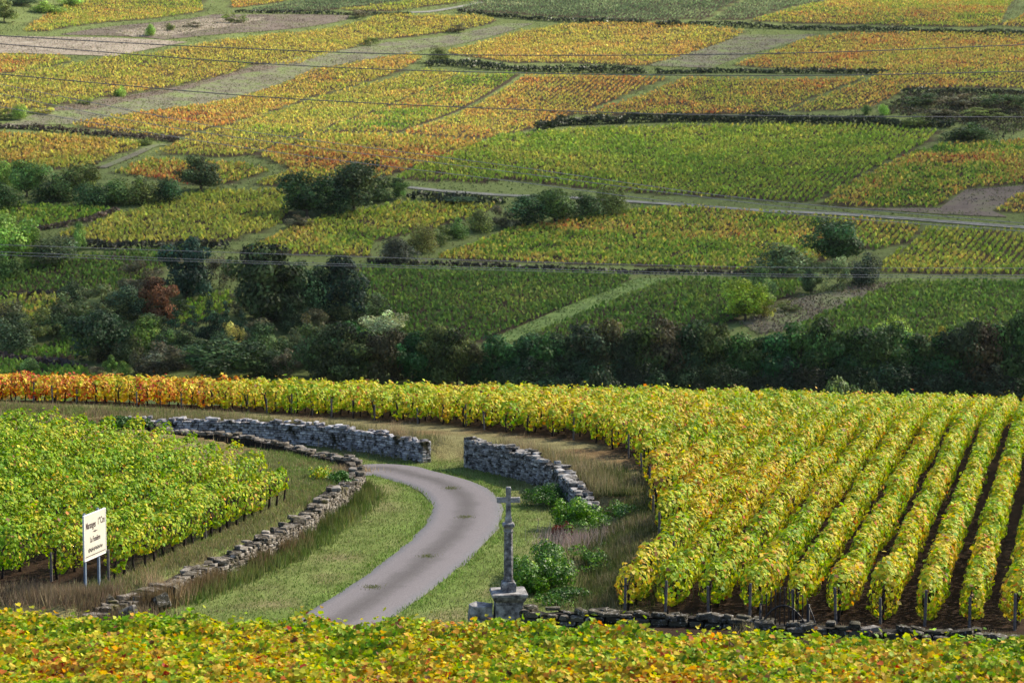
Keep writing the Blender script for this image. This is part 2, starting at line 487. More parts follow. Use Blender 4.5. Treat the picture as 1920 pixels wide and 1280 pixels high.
# ------------------------------------------------------------------ vineyard plots on the far hill (pixel outlines of the photograph)
# name, outline, row direction (two pixels), colour (bias, spread), spacing, label
VP = [
 ('yg_top', [(40, 60), (120, 12), (165, -16), (372, -18), (381, 22), (205, 42), (85, 60)], ((100, 50), (300, 10)), (0.70, 0.14), 'bright yellow-green vineyard plot in the top left corner below the shrubs'),
 ('org_top', [(432, -16), (436, 17), (566, 0), (620, -16)], ((436, 14), (560, -2)), (0.76, 0.14), 'small golden vineyard plot at the top edge right of the pale grass lane'),
 ('grn_top', [(462, 21), (560, 3), (628, -16), (800, -16), (775, 0), (635, 18), (550, 23)], ((470, 20), (610, 0)), (0.40, 0.10), 'blue-green vineyard plot at the top edge left of centre'),
 ('yel_top2', [(632, 20), (780, 2), (835, -16), (960, -16), (885, 4), (770, 17), (740, 22)], ((640, 18), (780, 3)), (0.68, 0.10), 'narrow yellow vineyard strip at the top edge above the long gold plot'),
 ('grn_top3', [(858, 18), (958, -16), (1440, -16), (1322, 37), (1210, 40), (1050, 32), (960, 26)], ((960, 24), (1040, -10)), (0.38, 0.12), 'wide grey-green vineyard plot at the top edge, centre'),
 ('grn_top4', [(1332, 38), (1462, -16), (1570, -16), (1540, 4), (1400, 38)], ((1335, 37), (1460, -10)), (0.42, 0.10), 'thin green vineyard strip at the top edge beside the orange corner plot'),
 ('org_top5', [(1408, 41), (1550, 5), (1600, -16), (1910, -16), (1876, 48), (1820, 52), (1600, 46)], ((1410, 40), (1560, 3)), (0.70, 0.18), 'orange and green vineyard plot in the top right corner'),
 ('org_top6', [(1880, 50), (1925, 25), (1965, 10), (1965, 54)], ((1880, 50), (1930, 20)), (0.74, 0.16), 'small orange vineyard patch at the far top right edge'),
 ('gold_long', [(292, 102), (340, 90), (720, 29), (890, 30), (934, 38), (918, 46), (710, 75), (565, 120), (525, 123), (380, 115)], ((300, 100), (700, 32)), (0.74, 0.08), 'long golden yellow vineyard plot rising to the upper right'),
 ('org_left', [(-45, 105), (115, 107), (138, 117), (30, 137), (-45, 142)], ((0, 137), (120, 112)), (0.76, 0.16), 'small amber vineyard plot at the left edge below the dry meadow'),
 ('yel_left', [(-45, 152), (0, 144), (215, 105), (300, 104), (480, 121), (450, 135), (280, 170), (165, 190), (0, 219), (-45, 226)], ((0, 200), (300, 115)), (0.72, 0.09), 'broad yellow vineyard plot on the sunlit left slope'),
 ('gold_strip', [(134, 236), (390, 198), (590, 133), (770, 103), (792, 110), (750, 135), (575, 186), (435, 233), (350, 256), (270, 256), (190, 245)], ((200, 240), (580, 135)), (0.79, 0.12), 'long gold and rust vineyard strip beside the grassy fallow band'),
 ('org_mid', [(836, 98), (960, 64), (1050, 48), (1088, 45), (1396, 59), (1372, 74), (1240, 119), (1200, 125), (960, 119), (852, 103)], ((860, 100), (1080, 48)), (0.775, 0.10), 'brightly lit orange vineyard plot at upper centre'),
 ('big_gold', [(292, 288), (350, 260), (440, 236), (590, 186), (800, 131), (858, 140), (750, 190), (600, 245), (530, 265), (480, 292), (400, 296)], ((320, 285), (790, 135)), (0.71, 0.10), 'broad pale gold vineyard plot in the lit middle of the left slope'),
 ('grn_strip', [(536, 266), (612, 244), (752, 192), (862, 142), (978, 139), (745, 250), (620, 249)], ((560, 262), (860, 143)), (0.60, 0.20), 'mottled green and rust vineyard strip right of the pale gold plot'),
 ('red_mid', [(752, 252), (985, 143), (1256, 147), (1222, 160), (1085, 212), (918, 262), (840, 258)], ((760, 252), (985, 145)), (0.79, 0.13), 'rust orange vineyard plot in the centre of the slope'),
 ('red_low', [(486, 294), (532, 268), (622, 252), (915, 267), (828, 303), (722, 332), (640, 318), (545, 318)], ((540, 300), (640, 256)), (0.765, 0.15), 'orange and red speckled vineyard plot above the dark tree pair'),
 ('org_low', [(470, 346), (545, 320), (640, 320), (722, 335), (690, 345), (600, 343), (520, 350)], ((475, 345), (550, 320)), (0.72, 0.16), 'thin gold vineyard plot directly above the two dark trees'),
 ('gold_left', [(-45, 248), (125, 256), (266, 268), (260, 278), (190, 301), (168, 314), (-45, 322)], ((0, 310), (200, 262)), (0.75, 0.10), 'amber vineyard plot at the left edge above the hedge of shrubs'),
 ('small_loop', [(215, 326), (282, 299), (350, 303), (450, 310), (505, 320), (490, 330), (415, 350), (350, 346)], ((220, 325), (300, 302)), (0.66, 0.20), 'small green and orange vineyard plot inside the curved grass track'),
 ('olive_mid', [(112, 445), (180, 418), (295, 386), (362, 363), (530, 358), (540, 400), (520, 428), (415, 456), (200, 458)], ((160, 440), (360, 366)), (0.62, 0.08), 'olive yellow vineyard plot left of the dark tree pair'),
 ('grn_left', [(-45, 392), (75, 386), (208, 394), (150, 416), (58, 430), (30, 414), (-45, 416)], ((0, 412), (100, 388)), (0.46, 0.14), 'small green vineyard plot below the hedge at the left edge'),
 ('yg_mid', [(452, 470), (605, 408), (762, 381), (940, 386), (890, 406), (700, 455), (693, 482), (480, 476)], ((470, 470), (620, 405)), (0.58, 0.13), 'yellow-green vineyard plot between the dark trees and the lower shrubs'),
 ('olive_wide', [(822, 486), (960, 431), (1172, 396), (1292, 389), (1450, 401), (1738, 426), (1702, 454), (1645, 470), (1610, 462), (1500, 505), (1420, 509), (960, 491)], ((850, 482), (1000, 420)), (0.60, 0.20), 'wide olive and bronze vineyard plot below the pale track'),
 ('green_big', [(744, 336), (960, 254), (1100, 242), (1300, 235), (1450, 236), (1762, 247), (1748, 264), (1530, 380), (1440, 376), (1200, 362), (960, 336), (900, 344)], ((760, 335), (1000, 245)), (0.50, 0.10), 'large bright green vineyard plot in the middle right of the slope'),
 ('red_right', [(1533, 382), (1712, 290), (1762, 273), (1920, 266), (1970, 266), (1970, 343), (1812, 354), (1762, 390), (1612, 390)], ((1540, 380), (1720, 290)), (0.60, 0.24), 'green and red vineyard plot at the right edge beside the big green one'),
 ('red_corner', [(1858, 396), (1925, 362), (1970, 350), (1970, 404)], ((1860, 395), (1925, 365)), (0.72, 0.16), 'small orange vineyard patch at the right edge beside bare soil'),
 ('org_band', [(1072, 216), (1202, 183), (1290, 145), (1626, 146), (1560, 170), (1462, 210), (1300, 216)], ((1080, 213), (1290, 148)), (0.78, 0.15), 'bronze orange vineyard plot right of the diagonal grass lane'),
 ('red_upper', [(1378, 124), (1510, 75), (1590, 63), (1970, 72), (1970, 170), (1696, 169), (1634, 205), (1475, 210), (1642, 146), (1668, 134), (1560, 131)], ((1385, 122), (1510, 77)), (0.765, 0.14), 'rose and gold vineyard plot across the upper right slope'),
 ('yg_right', [(1652, 512), (1660, 490), (1745, 428), (1970, 438), (1970, 516)], ((1655, 510), (1745, 430)), (0.53, 0.14), 'green and yellow vineyard plot right of the lone round tree'),
 ('rows_right', [(1480, 622), (1705, 531), (1970, 531), (1970, 622), (1600, 650), (1500, 668)], ((1485, 620), (1705, 532)), (0.42, 0.07), 'dark green striped vineyard plot above the belt of trees on the right'),
 ('rows_mid', [(1012, 626), (1262, 526), (1505, 532), (1492, 556), (1385, 602), (1310, 622), (1150, 655), (1040, 650)], ((1015, 625), (1262, 527)), (0.42, 0.08), 'dark green striped vineyard plot right of the bright grass lane'),
 ('rows_left', [(668, 501), (960, 510), (1190, 521), (1150, 546), (960, 619), (905, 642), (860, 650), (760, 640), (690, 600), (678, 550)], ((860, 640), (1180, 523)), (0.40, 0.10), 'dark green striped vineyard plot left of the bright grass lane'),
 ('rows_far_left', [(-45, 530), (80, 496), (150, 481), (345, 470), (335, 490), (240, 541), (180, 551), (-45, 552)], ((0, 545), (150, 484)), (0.42, 0.10), 'dark green striped vineyard plot at the left edge above an orange one'),
 ('orange_left', [(-45, 560), (135, 558), (80, 600), (-45, 618)], ((0, 605), (120, 560)), (0.70, 0.16), 'small orange vineyard plot at the left edge among the scrub'),
 ('lit_tip', [(318, 580), (430, 546), (446, 566), (400, 600), (325, 618)], ((322, 590), (430, 550)), (0.45, 0.08), 'pale green vineyard patch enclosed by the valley trees'),
 ('low_tip', [(20, 668), (140, 630), (170, 640), (170, 676), (60, 672)], ((30, 666), (140, 632)), (0.36, 0.06), 'blue-green vineyard patch on the valley floor at lower left'),
 ('low_floor', [(-45, 676), (150, 690), (180, 712), (-45, 716)], ((0, 690), (150, 705)), (0.36, 0.07), 'dark green vineyard plot on the valley floor just above the red vines'),
]
for i, p in enumerate(VP):
    b_ = p[3][0] - (0.055 if p[3][0] > 0.66 else 0.0) + (0.03 if p[0] == 'green_big' else 0)
    VP[i] = dict(key=p[0], poly=[on_hill(*q) for q in p[1]], d=[on_hill(*q) for q in p[2]], bias=b_, spread=p[3][1], label=p[4])

# ------------------------------------------------------------------ ground sheet
ROWDIR = 0.277          # rows lean 0.277 m sideways for each metre away from the viewer
K_START = np.array([(-40, 91.5), (-34, 90.5), (-30, 89.3), (-22, 86.5), (-14, 82.6), (-9, 79.2), (-7, 77.3), (-5, 73.8), (-4, 71.0), (-3, 67.3), (-2, 62.8), (-1, 58.8), (0, 50.0), (1, 49.5), (9, 47.5), (12, 46.8)], float)
LEND = [(-6.5, 63.8), (-7.75, 66.6), (-9.1, 69.3), (-10.0, 71.0), (-11.5, 73.4), (-13.3, 75.0), (-15.0, 76.6), (-17.5, 78.2), (-26, 82)]
def build_ground():
    xs = np.concatenate([[-2400, -1600, -1000, -700, -500, -400], np.arange(-330, -32, 4.0), np.arange(-32, 32, 0.42), np.arange(32, 331, 4.0), [400, 500, 700, 1000, 1600, 2400]])
    ys = np.concatenate([[-300, -150, -60, -20, 0, 8, 14, 20, 24], np.arange(27, 104, 0.45), np.arange(104, 300, 4.0), np.arange(300, 900, 3.0), [920, 950, 985, 1030, 1100, 1250, 1500, 2000, 2600]])
    X, Y = np.meshgrid(xs, ys)
    Z = Hz(X.ravel(), Y.ravel()).reshape(X.shape)
    V = np.stack([X.ravel(), Y.ravel(), Z.ravel()], 1)
    nx, ny = len(xs), len(ys)
    i = np.arange(nx - 1)[None, :] + nx * np.arange(ny - 1)[:, None]
    F = np.stack([i, i + 1, i + 1 + nx, i + nx], -1).reshape(-1, 4)
    me = np_mesh('ground', V, F, None, M['ground'], True)
    x, y = V[:, 0], V[:, 1]
    grass = np.array([0.105, 0.135, 0.045]); soil = np.array([0.034, 0.022, 0.016]); verge = np.array([0.135, 0.175, 0.06]); dryg = np.array([0.185, 0.175, 0.095])
    fars = np.array([0.050, 0.040, 0.029])
    c = np.tile(grass, (len(x), 1)) * (0.8 + 0.4 * fbm(x / 14, y / 14, 5)[:, None])
    far = (y > 240)
    c[far] = np.array([0.125, 0.165, 0.062]) * (0.75 + 0.5 * fbm(x[far] / 20, y[far] / 20, 4)[:, None])
    for p in VP:
        k = pip(x, y, p['poly']) & far
        c[k] = fars * (0.8 + 0.4 * fbm(x[k] / 6, y[k] / 6, 11)[:, None])
    near = (y < 125)
    c[near] = soil * (0.75 + 0.5 * fbm(x[near] / 1.2, y[near] / 1.2, 6)[:, None])
    # leaf litter reddens the vineyard soil at the back
    nb = near & (y > 40)
    xn, yn = x[nb], y[nb]
    ins = pip(xn, yn, LOWZONE)
    d = dist_poly(xn, yn, LOWZONE, True)
    g = fbm(xn / 1.6, yn / 1.6, 8)
    wv = np.where(ins, 1.0, 1 - sstep(0.3, 2.6, d + 1.6 * (g - 0.5)))
    wv = np.where((xn > -6.4) | (yn > 70) | ins, wv, np.where(d < 2.2, wv, 0))
    mixc = verge * (1 - sstep(0.42, 0.72, g))[:, None] + dryg * sstep(0.42, 0.72, g)[:, None]
    cc = c[nb]
    cc = cc * (1 - wv[:, None]) + mixc * wv[:, None]
    # grass apron left of the inner wall's far corner
    ap = sstep(0, 1.0, (xn + 8.5) / 2.0) * (xn < -2) * (yn > 62) * (yn < 80) * (~ins)
    cc = cc * (1 - 0.85 * ap[:, None]) + mixc * 0.85 * ap[:, None]
    kk = (xn - 2.75 - ROWDIR * (yn - 50)) / 1.04
    ystart = np.interp(kk, K_START[:, 0], K_START[:, 1])
    lend = np.interp(-xn, [-p[0] for p in LEND], [p[1] for p in LEND])
    strip = (yn < 92) & (yn > 62) & ((yn > lend + 0.4) | (xn > -6.3))
    fr = strip * (1 - sstep(-1.2, 0.6, yn - ystart + 1.2 * (g - 0.5))) * (~ins) * np.where(kk < 1, 1.0, 0.0)
    litter = dryg * (1 - sstep(0.4, 0.7, g))[:, None] + np.array([0.17, 0.115, 0.065]) * sstep(0.4, 0.7, g)[:, None]
    cc = cc * (1 - 0.9 * fr[:, None]) + litter * 0.9 * fr[:, None]
    rd = dist_poly(xn, yn, [tuple(q) for q in RC[::3]])
    lush = (1 - sstep(1.3, 2.6, rd + 1.2 * (g - 0.5))) * ins
    cc = cc * (1 - 0.6 * lush[:, None]) + np.array([0.12, 0.20, 0.045]) * 0.6 * lush[:, None]
    c[nb] = cc
    a = me.attributes.new('Cover', 'FLOAT_COLOR', 'POINT')
    ca = np.ones((len(x), 4), np.float32); ca[:, :3] = c
    a.data.foreach_set('color', ca.ravel())
    o = link(bpy.data.objects.new('ground', me))
    tag(o, 'vineyard country ground of soil and grass running down and up the far slope', 'ground', kind='structure')
build_ground()

# ------------------------------------------------------------------ lane
def build_road():
    pts = RC
    d = np.gradient(pts, axis=0)
    L = np.linalg.norm(d, axis=1, keepdims=True); t = d / L
    n = np.stack([-t[:, 1], t[:, 0]], 1)
    s = np.concatenate([[0], np.cumsum(np.linalg.norm(np.diff(pts, axis=0), axis=1))])
    K = 17
    V = []; A = []
    for k in range(K):
        f = -1 + 2 * k / (K - 1)
        w = _w0 * f
        if k in (0, K - 1): w = w * (1 + 0.10 * (vnoise(s * 1.3, np.full_like(s, k), 21) - 0.4))
        P = pts + n * (w[:, None] if isinstance(w, np.ndarray) else w)
        z = low_rel(P[:, 1]) + CAMZ + 0.035 + 0.025 * (1 - f * f)
        if k in (0, K - 1): z = z - 0.03
        V.append(np.stack([P[:, 0], P[:, 1], z], 1)); A.append(np.full(len(pts), abs(f)))
    m = len(pts)
    V = np.concatenate(V); A = np.concatenate(A)
    i = np.arange(m - 1)[None, :] + m * np.arange(K - 1)[:, None]
    F = np.stack([i, i + 1, i + 1 + m, i + m], -1).reshape(-1, 4)[:, ::-1]
    me = np_mesh('road', V, F, None, M['road'], True)
    a = me.attributes.new('Across', 'FLOAT', 'POINT')
    a.data.foreach_set('value', A.astype(np.float32))
    o = link(bpy.data.objects.new('road', me))
    tag(o, 'narrow winding lilac-grey asphalt lane between the stone walls', 'road', kind='structure')
build_road()

# ------------------------------------------------------------------ foliage tools
RAMP_P = np.array([0.0, 0.22, 0.40, 0.54, 0.66, 0.78, 0.88, 1.0])
RAMP_C = np.array([(0.035, 0.085, 0.018), (0.065, 0.165, 0.016), (0.15, 0.30, 0.018), (0.29, 0.40, 0.025), (0.50, 0.46, 0.04), (0.60, 0.38, 0.05), (0.55, 0.19, 0.035), (0.34, 0.035, 0.025)])
def ramp(t):
    t = np.clip(t, 0, 1)
    return np.stack([np.interp(t, RAMP_P, RAMP_C[:, i]) for i in range(3)], 1)

def unit(v):
    return v / (np.linalg.norm(v, axis=-1, keepdims=True) + 1e-9)

# leaf templates: (x across, y along, z out), faces
T_KITE = (np.array([(0, 0, 0), (0.5, 0.42, 0.06), (0, 1, 0), (-0.5, 0.42, 0.06)], float), [(0, 1, 2, 3)])
T_FLECK = (np.array([(0, 0, 0), (0.30, 0.5, 0.05), (0, 1, 0), (-0.30, 0.5, 0.05)], float), [(0, 1, 2, 3)])
T_VINE = (np.array([(0, 0.06, 0), (0.42, -0.04, 0.10), (0.58, 0.50, 0.12), (0, 1.0, -0.05), (-0.58, 0.50, 0.12), (-0.42, -0.04, 0.10)], float), [(0, 1, 2, 3), (0, 3, 4, 5)])
def leaves(P, Nrm, size, col, tmpl=T_KITE, droop=0.6, r=rng):
    """leaf polygons at P facing Nrm; each hangs by its tip"""
    n = len(P)
    Nrm = unit(Nrm)
    down = np.tile(np.array([0, 0, -1.0]), (n, 1)) * droop + r.normal(0, 0.6, (n, 3))
    y = unit(down - Nrm * np.sum(down * Nrm, 1, keepdims=True))
    x = np.cross(y, Nrm)
    T, faces = tmpl
    T = T.copy(); T[:, 1] -= 0.5
    V = (P[:, None, :] + size[:, None, None] * (T[None, :, 0, None] * x[:, None, :] + T[None, :, 1, None] * y[:, None, :] + T[None, :, 2, None] * Nrm[:, None, :]))
    k = len(T)
    base = np.arange(n)[:, None, None] * k
    F = (base + np.array(faces)[None]).reshape(-1, len(faces[0]))
    C = np.repeat(col, len(faces), 0)
    return V.reshape(-1, 3), F, C

def jitter_col(c, r, amt=0.22):
    n = len(c)
    v = np.exp(r.normal(0, amt, (n, 1)))
    h = 1 + r.normal(0, 0.06, (n, 3))
    return np.clip(c * v * h, 0.004, 0.8)

class Acc:
    def __init__(s): s.V = []; s.F = []; s.C = []; s.n = 0
    def add(s, V, F, C):
        s.V.append(V); s.F.append(F + s.n); s.C.append(C); s.n += len(V)
    def out(s):
        return np.concatenate(s.V), np.concatenate(s.F), np.concatenate(s.C)

def tube_mesh(pts, radii, k=6, cap=True):
    pts = np.array(pts, float); n = len(pts)
    d = np.gradient(pts, axis=0)
    V = []; F = []
    for i in range(n):
        t = d[i] / (np.linalg.norm(d[i]) + 1e-9)
        a = np.cross(t, [0.31, 0.95, 0.1]); a /= np.linalg.norm(a)
        b = np.cross(t, a)
        for j in range(k):
            an = 2 * math.pi * j / k
            V.append(pts[i] + radii[i] * (math.cos(an) * a + math.sin(an) * b))
    for i in range(n - 1):
        for j in range(k):
            j2 = (j + 1) % k
            F.append((i * k + j, i * k + j2, (i + 1) * k + j2, (i + 1) * k + j))
    if cap:
        c0 = len(V); V.append(pts[0]); V.append(pts[-1])
        for j in range(k):
            j2 = (j + 1) % k
            F.append((c0, j2, j, c0)); F.append((c0 + 1, (n - 1) * k + j, (n - 1) * k + j2, c0 + 1))
    return np.array(V), F

def poly_mesh(name, V, F, mat, smooth=True):
    me = bpy.data.meshes.new(name)
    F = [tuple(dict.fromkeys(f)) for f in F]
    me.from_pydata([tuple(v) for v in V], [], F)
    if smooth:
        for p in me.polygons: p.use_smooth = True
    me.materials.append(mat)
    me.update()
    return me

def tubes_mesh(name, tubes, mat, k=6):
    V = []; F = []; n = 0
    for pts, rad in tubes:
        v, f = tube_mesh(pts, rad, k)
        V.append(v); F += [tuple(i + n for i in q) for q in f]; n += len(v)
    return poly_mesh(name, np.concatenate(V), F, mat)

# ------------------------------------------------------------------ vine rows (near)
def make_stem_meshes():
    out = []
    for s in range(5):
        r = random.Random(50 + s)
        pts = [(0, 0, -0.06)]
        x = y = 0
        for i in range(1, 6):
            x += r.uniform(-0.035, 0.035); y += r.uniform(-0.03, 0.03)
            pts.append((x, y, 0.13 * i))
        tubes = [(pts, [0.045, 0.038, 0.032, 0.034, 0.04, 0.028])]
        tip = pts[-1]
        for q in (-1, 1):
            tubes.append(([tip, (tip[0] + q * 0.14, tip[1] + r.uniform(-.03, .03), tip[2] + 0.1), (tip[0] + q * 0.32, tip[1], tip[2] + 0.14)], [0.022, 0.016, 0.011]))
        out.append(tubes_mesh('stem', tubes, M['vine_wood'], 5))
    return out
STEMS = make_stem_meshes()
def make_post_mesh(h, r0):
    bm = bmesh.new()
    rr = random.Random(int(h * 100))
    for z, s in ((-0.15, 1), (h * 0.5, 0.97), (h - 0.03, 0.95), (h, 0.78)):
        pass
    ring = []
    for z, s in ((-0.15, 1.0), (h * 0.5, 0.96), (h - 0.025, 0.93), (h, 0.74)):
        ring.append([bm.verts.new((r0 * s * math.cos(a) + rr.uniform(-.003, .003), r0 * s * math.sin(a), z)) for a in [2 * math.pi * i / 7 for i in range(7)]])
    for a, b in zip(ring[:-1], ring[1:]):
        for i in range(7): bm.faces.new((a[i], a[(i + 1) % 7], b[(i + 1) % 7], b[i]))
    bm.faces.new(ring[-1])
    me = bpy.data.meshes.new('post'); bm.to_mesh(me); bm.free()
    me.materials.append(M['post'])
    return me
POSTS = [make_post_mesh(h, 0.036) for h in (0.62, 0.74, 0.85)]

def child(name, me, parent, x, y, z, rz=0.0, tilt=(0, 0), sc=1.0):
    o = bpy.data.objects.new(name, me)
    link(o, parent)
    o.location = (x - parent.location.x, y - parent.location.y, z - parent.location.z)
    o.rotation_euler = (tilt[0], tilt[1], rz)
    o.scale = (sc, sc, sc)
    return o

def row_points(p0, p1, dens, b, h0, h1, seed, arc=(0, 2 * math.pi), bump=0.2, shoots=0.05, core=0.22):
    """points and outward normals for the leaves of one trellised row"""
    r = np.random.default_rng(seed)
    p0 = np.array(p0, float); p1 = np.array(p1, float)
    L = np.linalg.norm(p1 - p0); t = (p1 - p0) / L; sd = np.array([t[1], -t[0]])
    n = int(dens * L)
    s = r.uniform(0, L, n)
    ph = r.uniform(arc[0], arc[1], n)
    zz = np.zeros(n)
    bw = b * (0.80 + bump * 2.0 * (vnoise(s / 0.9, zz + seed, 31) - 0.35) + 0.35 * (vnoise(s / 0.33, zz + seed * 3 + (ph > math.pi / 2) * 7, 32) - 0.5))
    top = h1 + 0.30 * (vnoise(s / 1.1, zz + seed, 33) - 0.5) + 0.20 * (vnoise(s / 0.3, zz + seed, 34) - 0.5)
    bot = h0 + 0.34 * (vnoise(s / 0.6, zz + seed, 35) - 0.5)
    rad = np.where(r.random(n) < core, r.uniform(0.3, 0.85, n), r.uniform(0.85, 1.12, n))
    cs = np.cos(ph); sn = np.sin(ph)
    cs = np.sign(cs) * np.abs(cs) ** 0.75; sn = np.sign(sn) * np.abs(sn) ** 0.75
    # sides bulge out low down: canes arch over and hang
    hc = (top + bot) / 2; ha = (top - bot) / 2
    z = hc + ha * sn * rad
    off = bw * cs * rad * (1.06 - 0.16 * sn)
    sh = r.random(n) < shoots
    z = np.where(sh & (sn > 0.2), z + r.uniform(0.02, 0.22, n), z)
    # ends taper round
    e = np.minimum(s, L - s)
    off *= np.clip(0.55 + e / 0.5, 0, 1)
    P = p0[None] + s[:, None] * t[None] + off[:, None] * sd[None]
    nrm = np.stack([cs * sd[0], cs * sd[1], sn * 0.9 + 0.25], 1)
    endn = np.where(s < 0.35, -1.0, np.where(L - s < 0.35, 1.0, 0.0))
    nrm[:, :2] += endn[:, None] * t[None] * 0.9
    nrm += r.normal(0, 0.42, (n, 3))
    return P, z, nrm, s, r

def build_row(name, p0, p1, label, cat, group, dens, size, b, h0, h1, seed, bias, spread, tmpl, noise_sc=2.2, arc=(0, 2 * math.pi), extra=None, stems=None, posts=None, mat='leaf', trend=None, smooth_h=False, bump=0.2):
    P, z, nrm, s, r = row_points(p0, p1, dens, b, h0, h1, seed, arc, bump)
    g = Hz(P[:, 0], P[:, 1])
    P3 = np.stack([P[:, 0], P[:, 1], g + z], 1)
    n = len(P)
    cl = fbm(P[:, 0] / noise_sc, P[:, 1] / noise_sc, 41)
    cl2 = vnoise(P[:, 0] / 0.45, P[:, 1] / 0.45 + z * 2, 43)
    t = bias + spread * ((cl - 0.5) * 2.6 + (cl2 - 0.5) * 1.1) + r.normal(0, spread * 0.62, n)
    if trend is not None: t = t + trend(P[:, 0], P[:, 1])
    t = np.where(r.random(n) < 0.06, t + 0.22, t)
    t = np.where(r.random(n) < 0.05, t - 0.22, t)
    c = jitter_col(ramp(t), r, 0.20)
    deadm = r.random(n) < 0.025
    c[deadm] = np.array([0.20, 0.10, 0.05]) * r.uniform(0.5, 1.4, (deadm.sum(), 1))
    sz = size * np.clip(np.exp(r.normal(0, 0.26, n)), 0.5, 1.45)
    root = empty(name, (p0[0], p0[1], hz(*p0)))
    tag(root, label, cat, group)
    V, F, C = leaves(P3, nrm, sz, c, tmpl, 0.9, r)
    np_obj('foliage', V, F, C, M[mat], root)
    L = math.hypot(p1[0] - p0[0], p1[1] - p0[1]); tx, ty = (p1[0] - p0[0]) / L, (p1[1] - p0[1]) / L
    rz = math.atan2(ty, tx)
    for q in (stems or []):
        if q < L:
            x, y = p0[0] + tx * q, p0[1] + ty * q
            child('stem', random.choice(STEMS), root, x, y, hz(x, y), rz + random.choice((0, math.pi)), (0, 0), random.uniform(0.9, 1.15))
    for q in (posts or []):
        if q < L:
            x, y = p0[0] + tx * q, p0[1] + ty * q
            child('post', random.choice(POSTS), root, x, y, hz(x, y), random.uniform(0, 3), (random.uniform(-.05, .05), random.uniform(-.05, .05)))
    return root

def right_x(k, y): return 2.75 + 1.04 * k + ROWDIR * (y - 50)
def red_trend(x, y):
    w = sstep(-9, -17, x) * sstep(80, 86, y)
    return w * (0.16 + 0.75 * (fbm(x / 1.3, y / 1.3, 55) - 0.5)) - 0.03 * sstep(2, 10, x)

ks = list(range(11, -40, -1))
nrow = 0
for k in ks:
    ys0 = float(np.interp(k, K_START[:, 0], K_START[:, 1])) + random.uniform(-0.15, 0.15)
    ye = 99.0 if k < -18 else 97.0
    # leave out what lies beyond the right edge of the view
    while right_x(k, ys0) > 0.262 * ys0 and ys0 < ye: ys0 += 0.5
    xa, xb = right_x(k, ys0), right_x(k, ye)
    if xb > 0.262 * ye:
        # row leaves the frame on its way up
        ye2 = ys0
        while ye2 < ye and right_x(k, ye2) < 0.272 * ye2: ye2 += 0.5
        ye = ye2
    if ye - ys0 < 2.5: continue
    nrow += 1
    base = 'yellow-green autumn vine row' if k > -12 else ('golden vine row' if k > -26 else 'rust-red and orange vine row')
    lab = '%s on the long slope, %s row counted from the right edge' % (base, ordinal(nrow))
    # split the row by distance: nearer leaves finer
    ymid = 0.5 * (ys0 + ye)
    sc = ymid / 60.0
    dens = 400 / sc ** 1.25
    size = 0.092 * sc ** 0.7
    st = [0.15 + 0.95 * j for j in range(4)] if k < 1 else [0.2, 1.1, 2.0, 3.0]
    if k < -6: st = [0.15 + 0.9 * j for j in range(3)]
    build_row('vine_row', (xa, ys0), (right_x(k, ye), ye), lab, 'vine row', 'vine rows on the long slope right of the lane', dens, size, 0.282, 0.24, 1.09, 1000 + k,
              0.61, 0.125, T_KITE, stems=st, posts=[-0.12, 6.0 + (k % 3), 12.0 + (k % 4)] if k > -6 else ([-0.05 + random.uniform(0, 0.5)] if random.random() < 0.55 else None), trend=red_trend)

# left field, green, beside the sign
LD = np.array([0.267, 0.964]); LN = np.array([-0.964, 0.267])
LO = np.array([-10.25, 53.4])
nl = 0
for j in range(0, 21):
    o = LO + LN * 1.42 * j
    # walk to the field's end line
    q = o.copy(); steps = 0
    while steps < 600:
        q2 = q + LD * 0.1
        yb = np.interp(-q2[0], [-p[0] for p in LEND], [p[1] for p in LEND])
        if q2[1] > yb: break
        q = q2; steps += 1
    s0 = o.copy()
    s0 = s0 + LD * (random.uniform(-0.1, 0.1) - 0.28 * j * 0.98)
    while s0[0] < -0.268 * s0[1]: s0 = s0 + LD * 0.4
    if np.dot(q - s0, LD) < 2: continue
    nl += 1
    lab = 'leafy green vine row behind the white sign, %s counted from the roadside wall' % ordinal(nl)
    L = float(np.dot(q - s0, LD))
    ymid = 0.5 * (s0[1] + q[1]); sc = ymid / 60
    build_row('vine_row', tuple(s0), tuple(q), lab, 'vine row', 'green vine rows in the field left of the lane', 400 / sc ** 1.2, 0.094 * sc ** 0.7, 0.275, 0.26 if j else 0.32, 1.15, 2000 + j,
              0.49, 0.115, T_KITE, stems=[0.1 + 0.62 * i for i in range(int(L / 0.62) + 1)] if j == 0 else ([0.15, 1.1] if j < 3 else None),
              posts=[-0.15] + ([L * 0.5, L + 0.05] if j == 0 else [L - 0.05]))

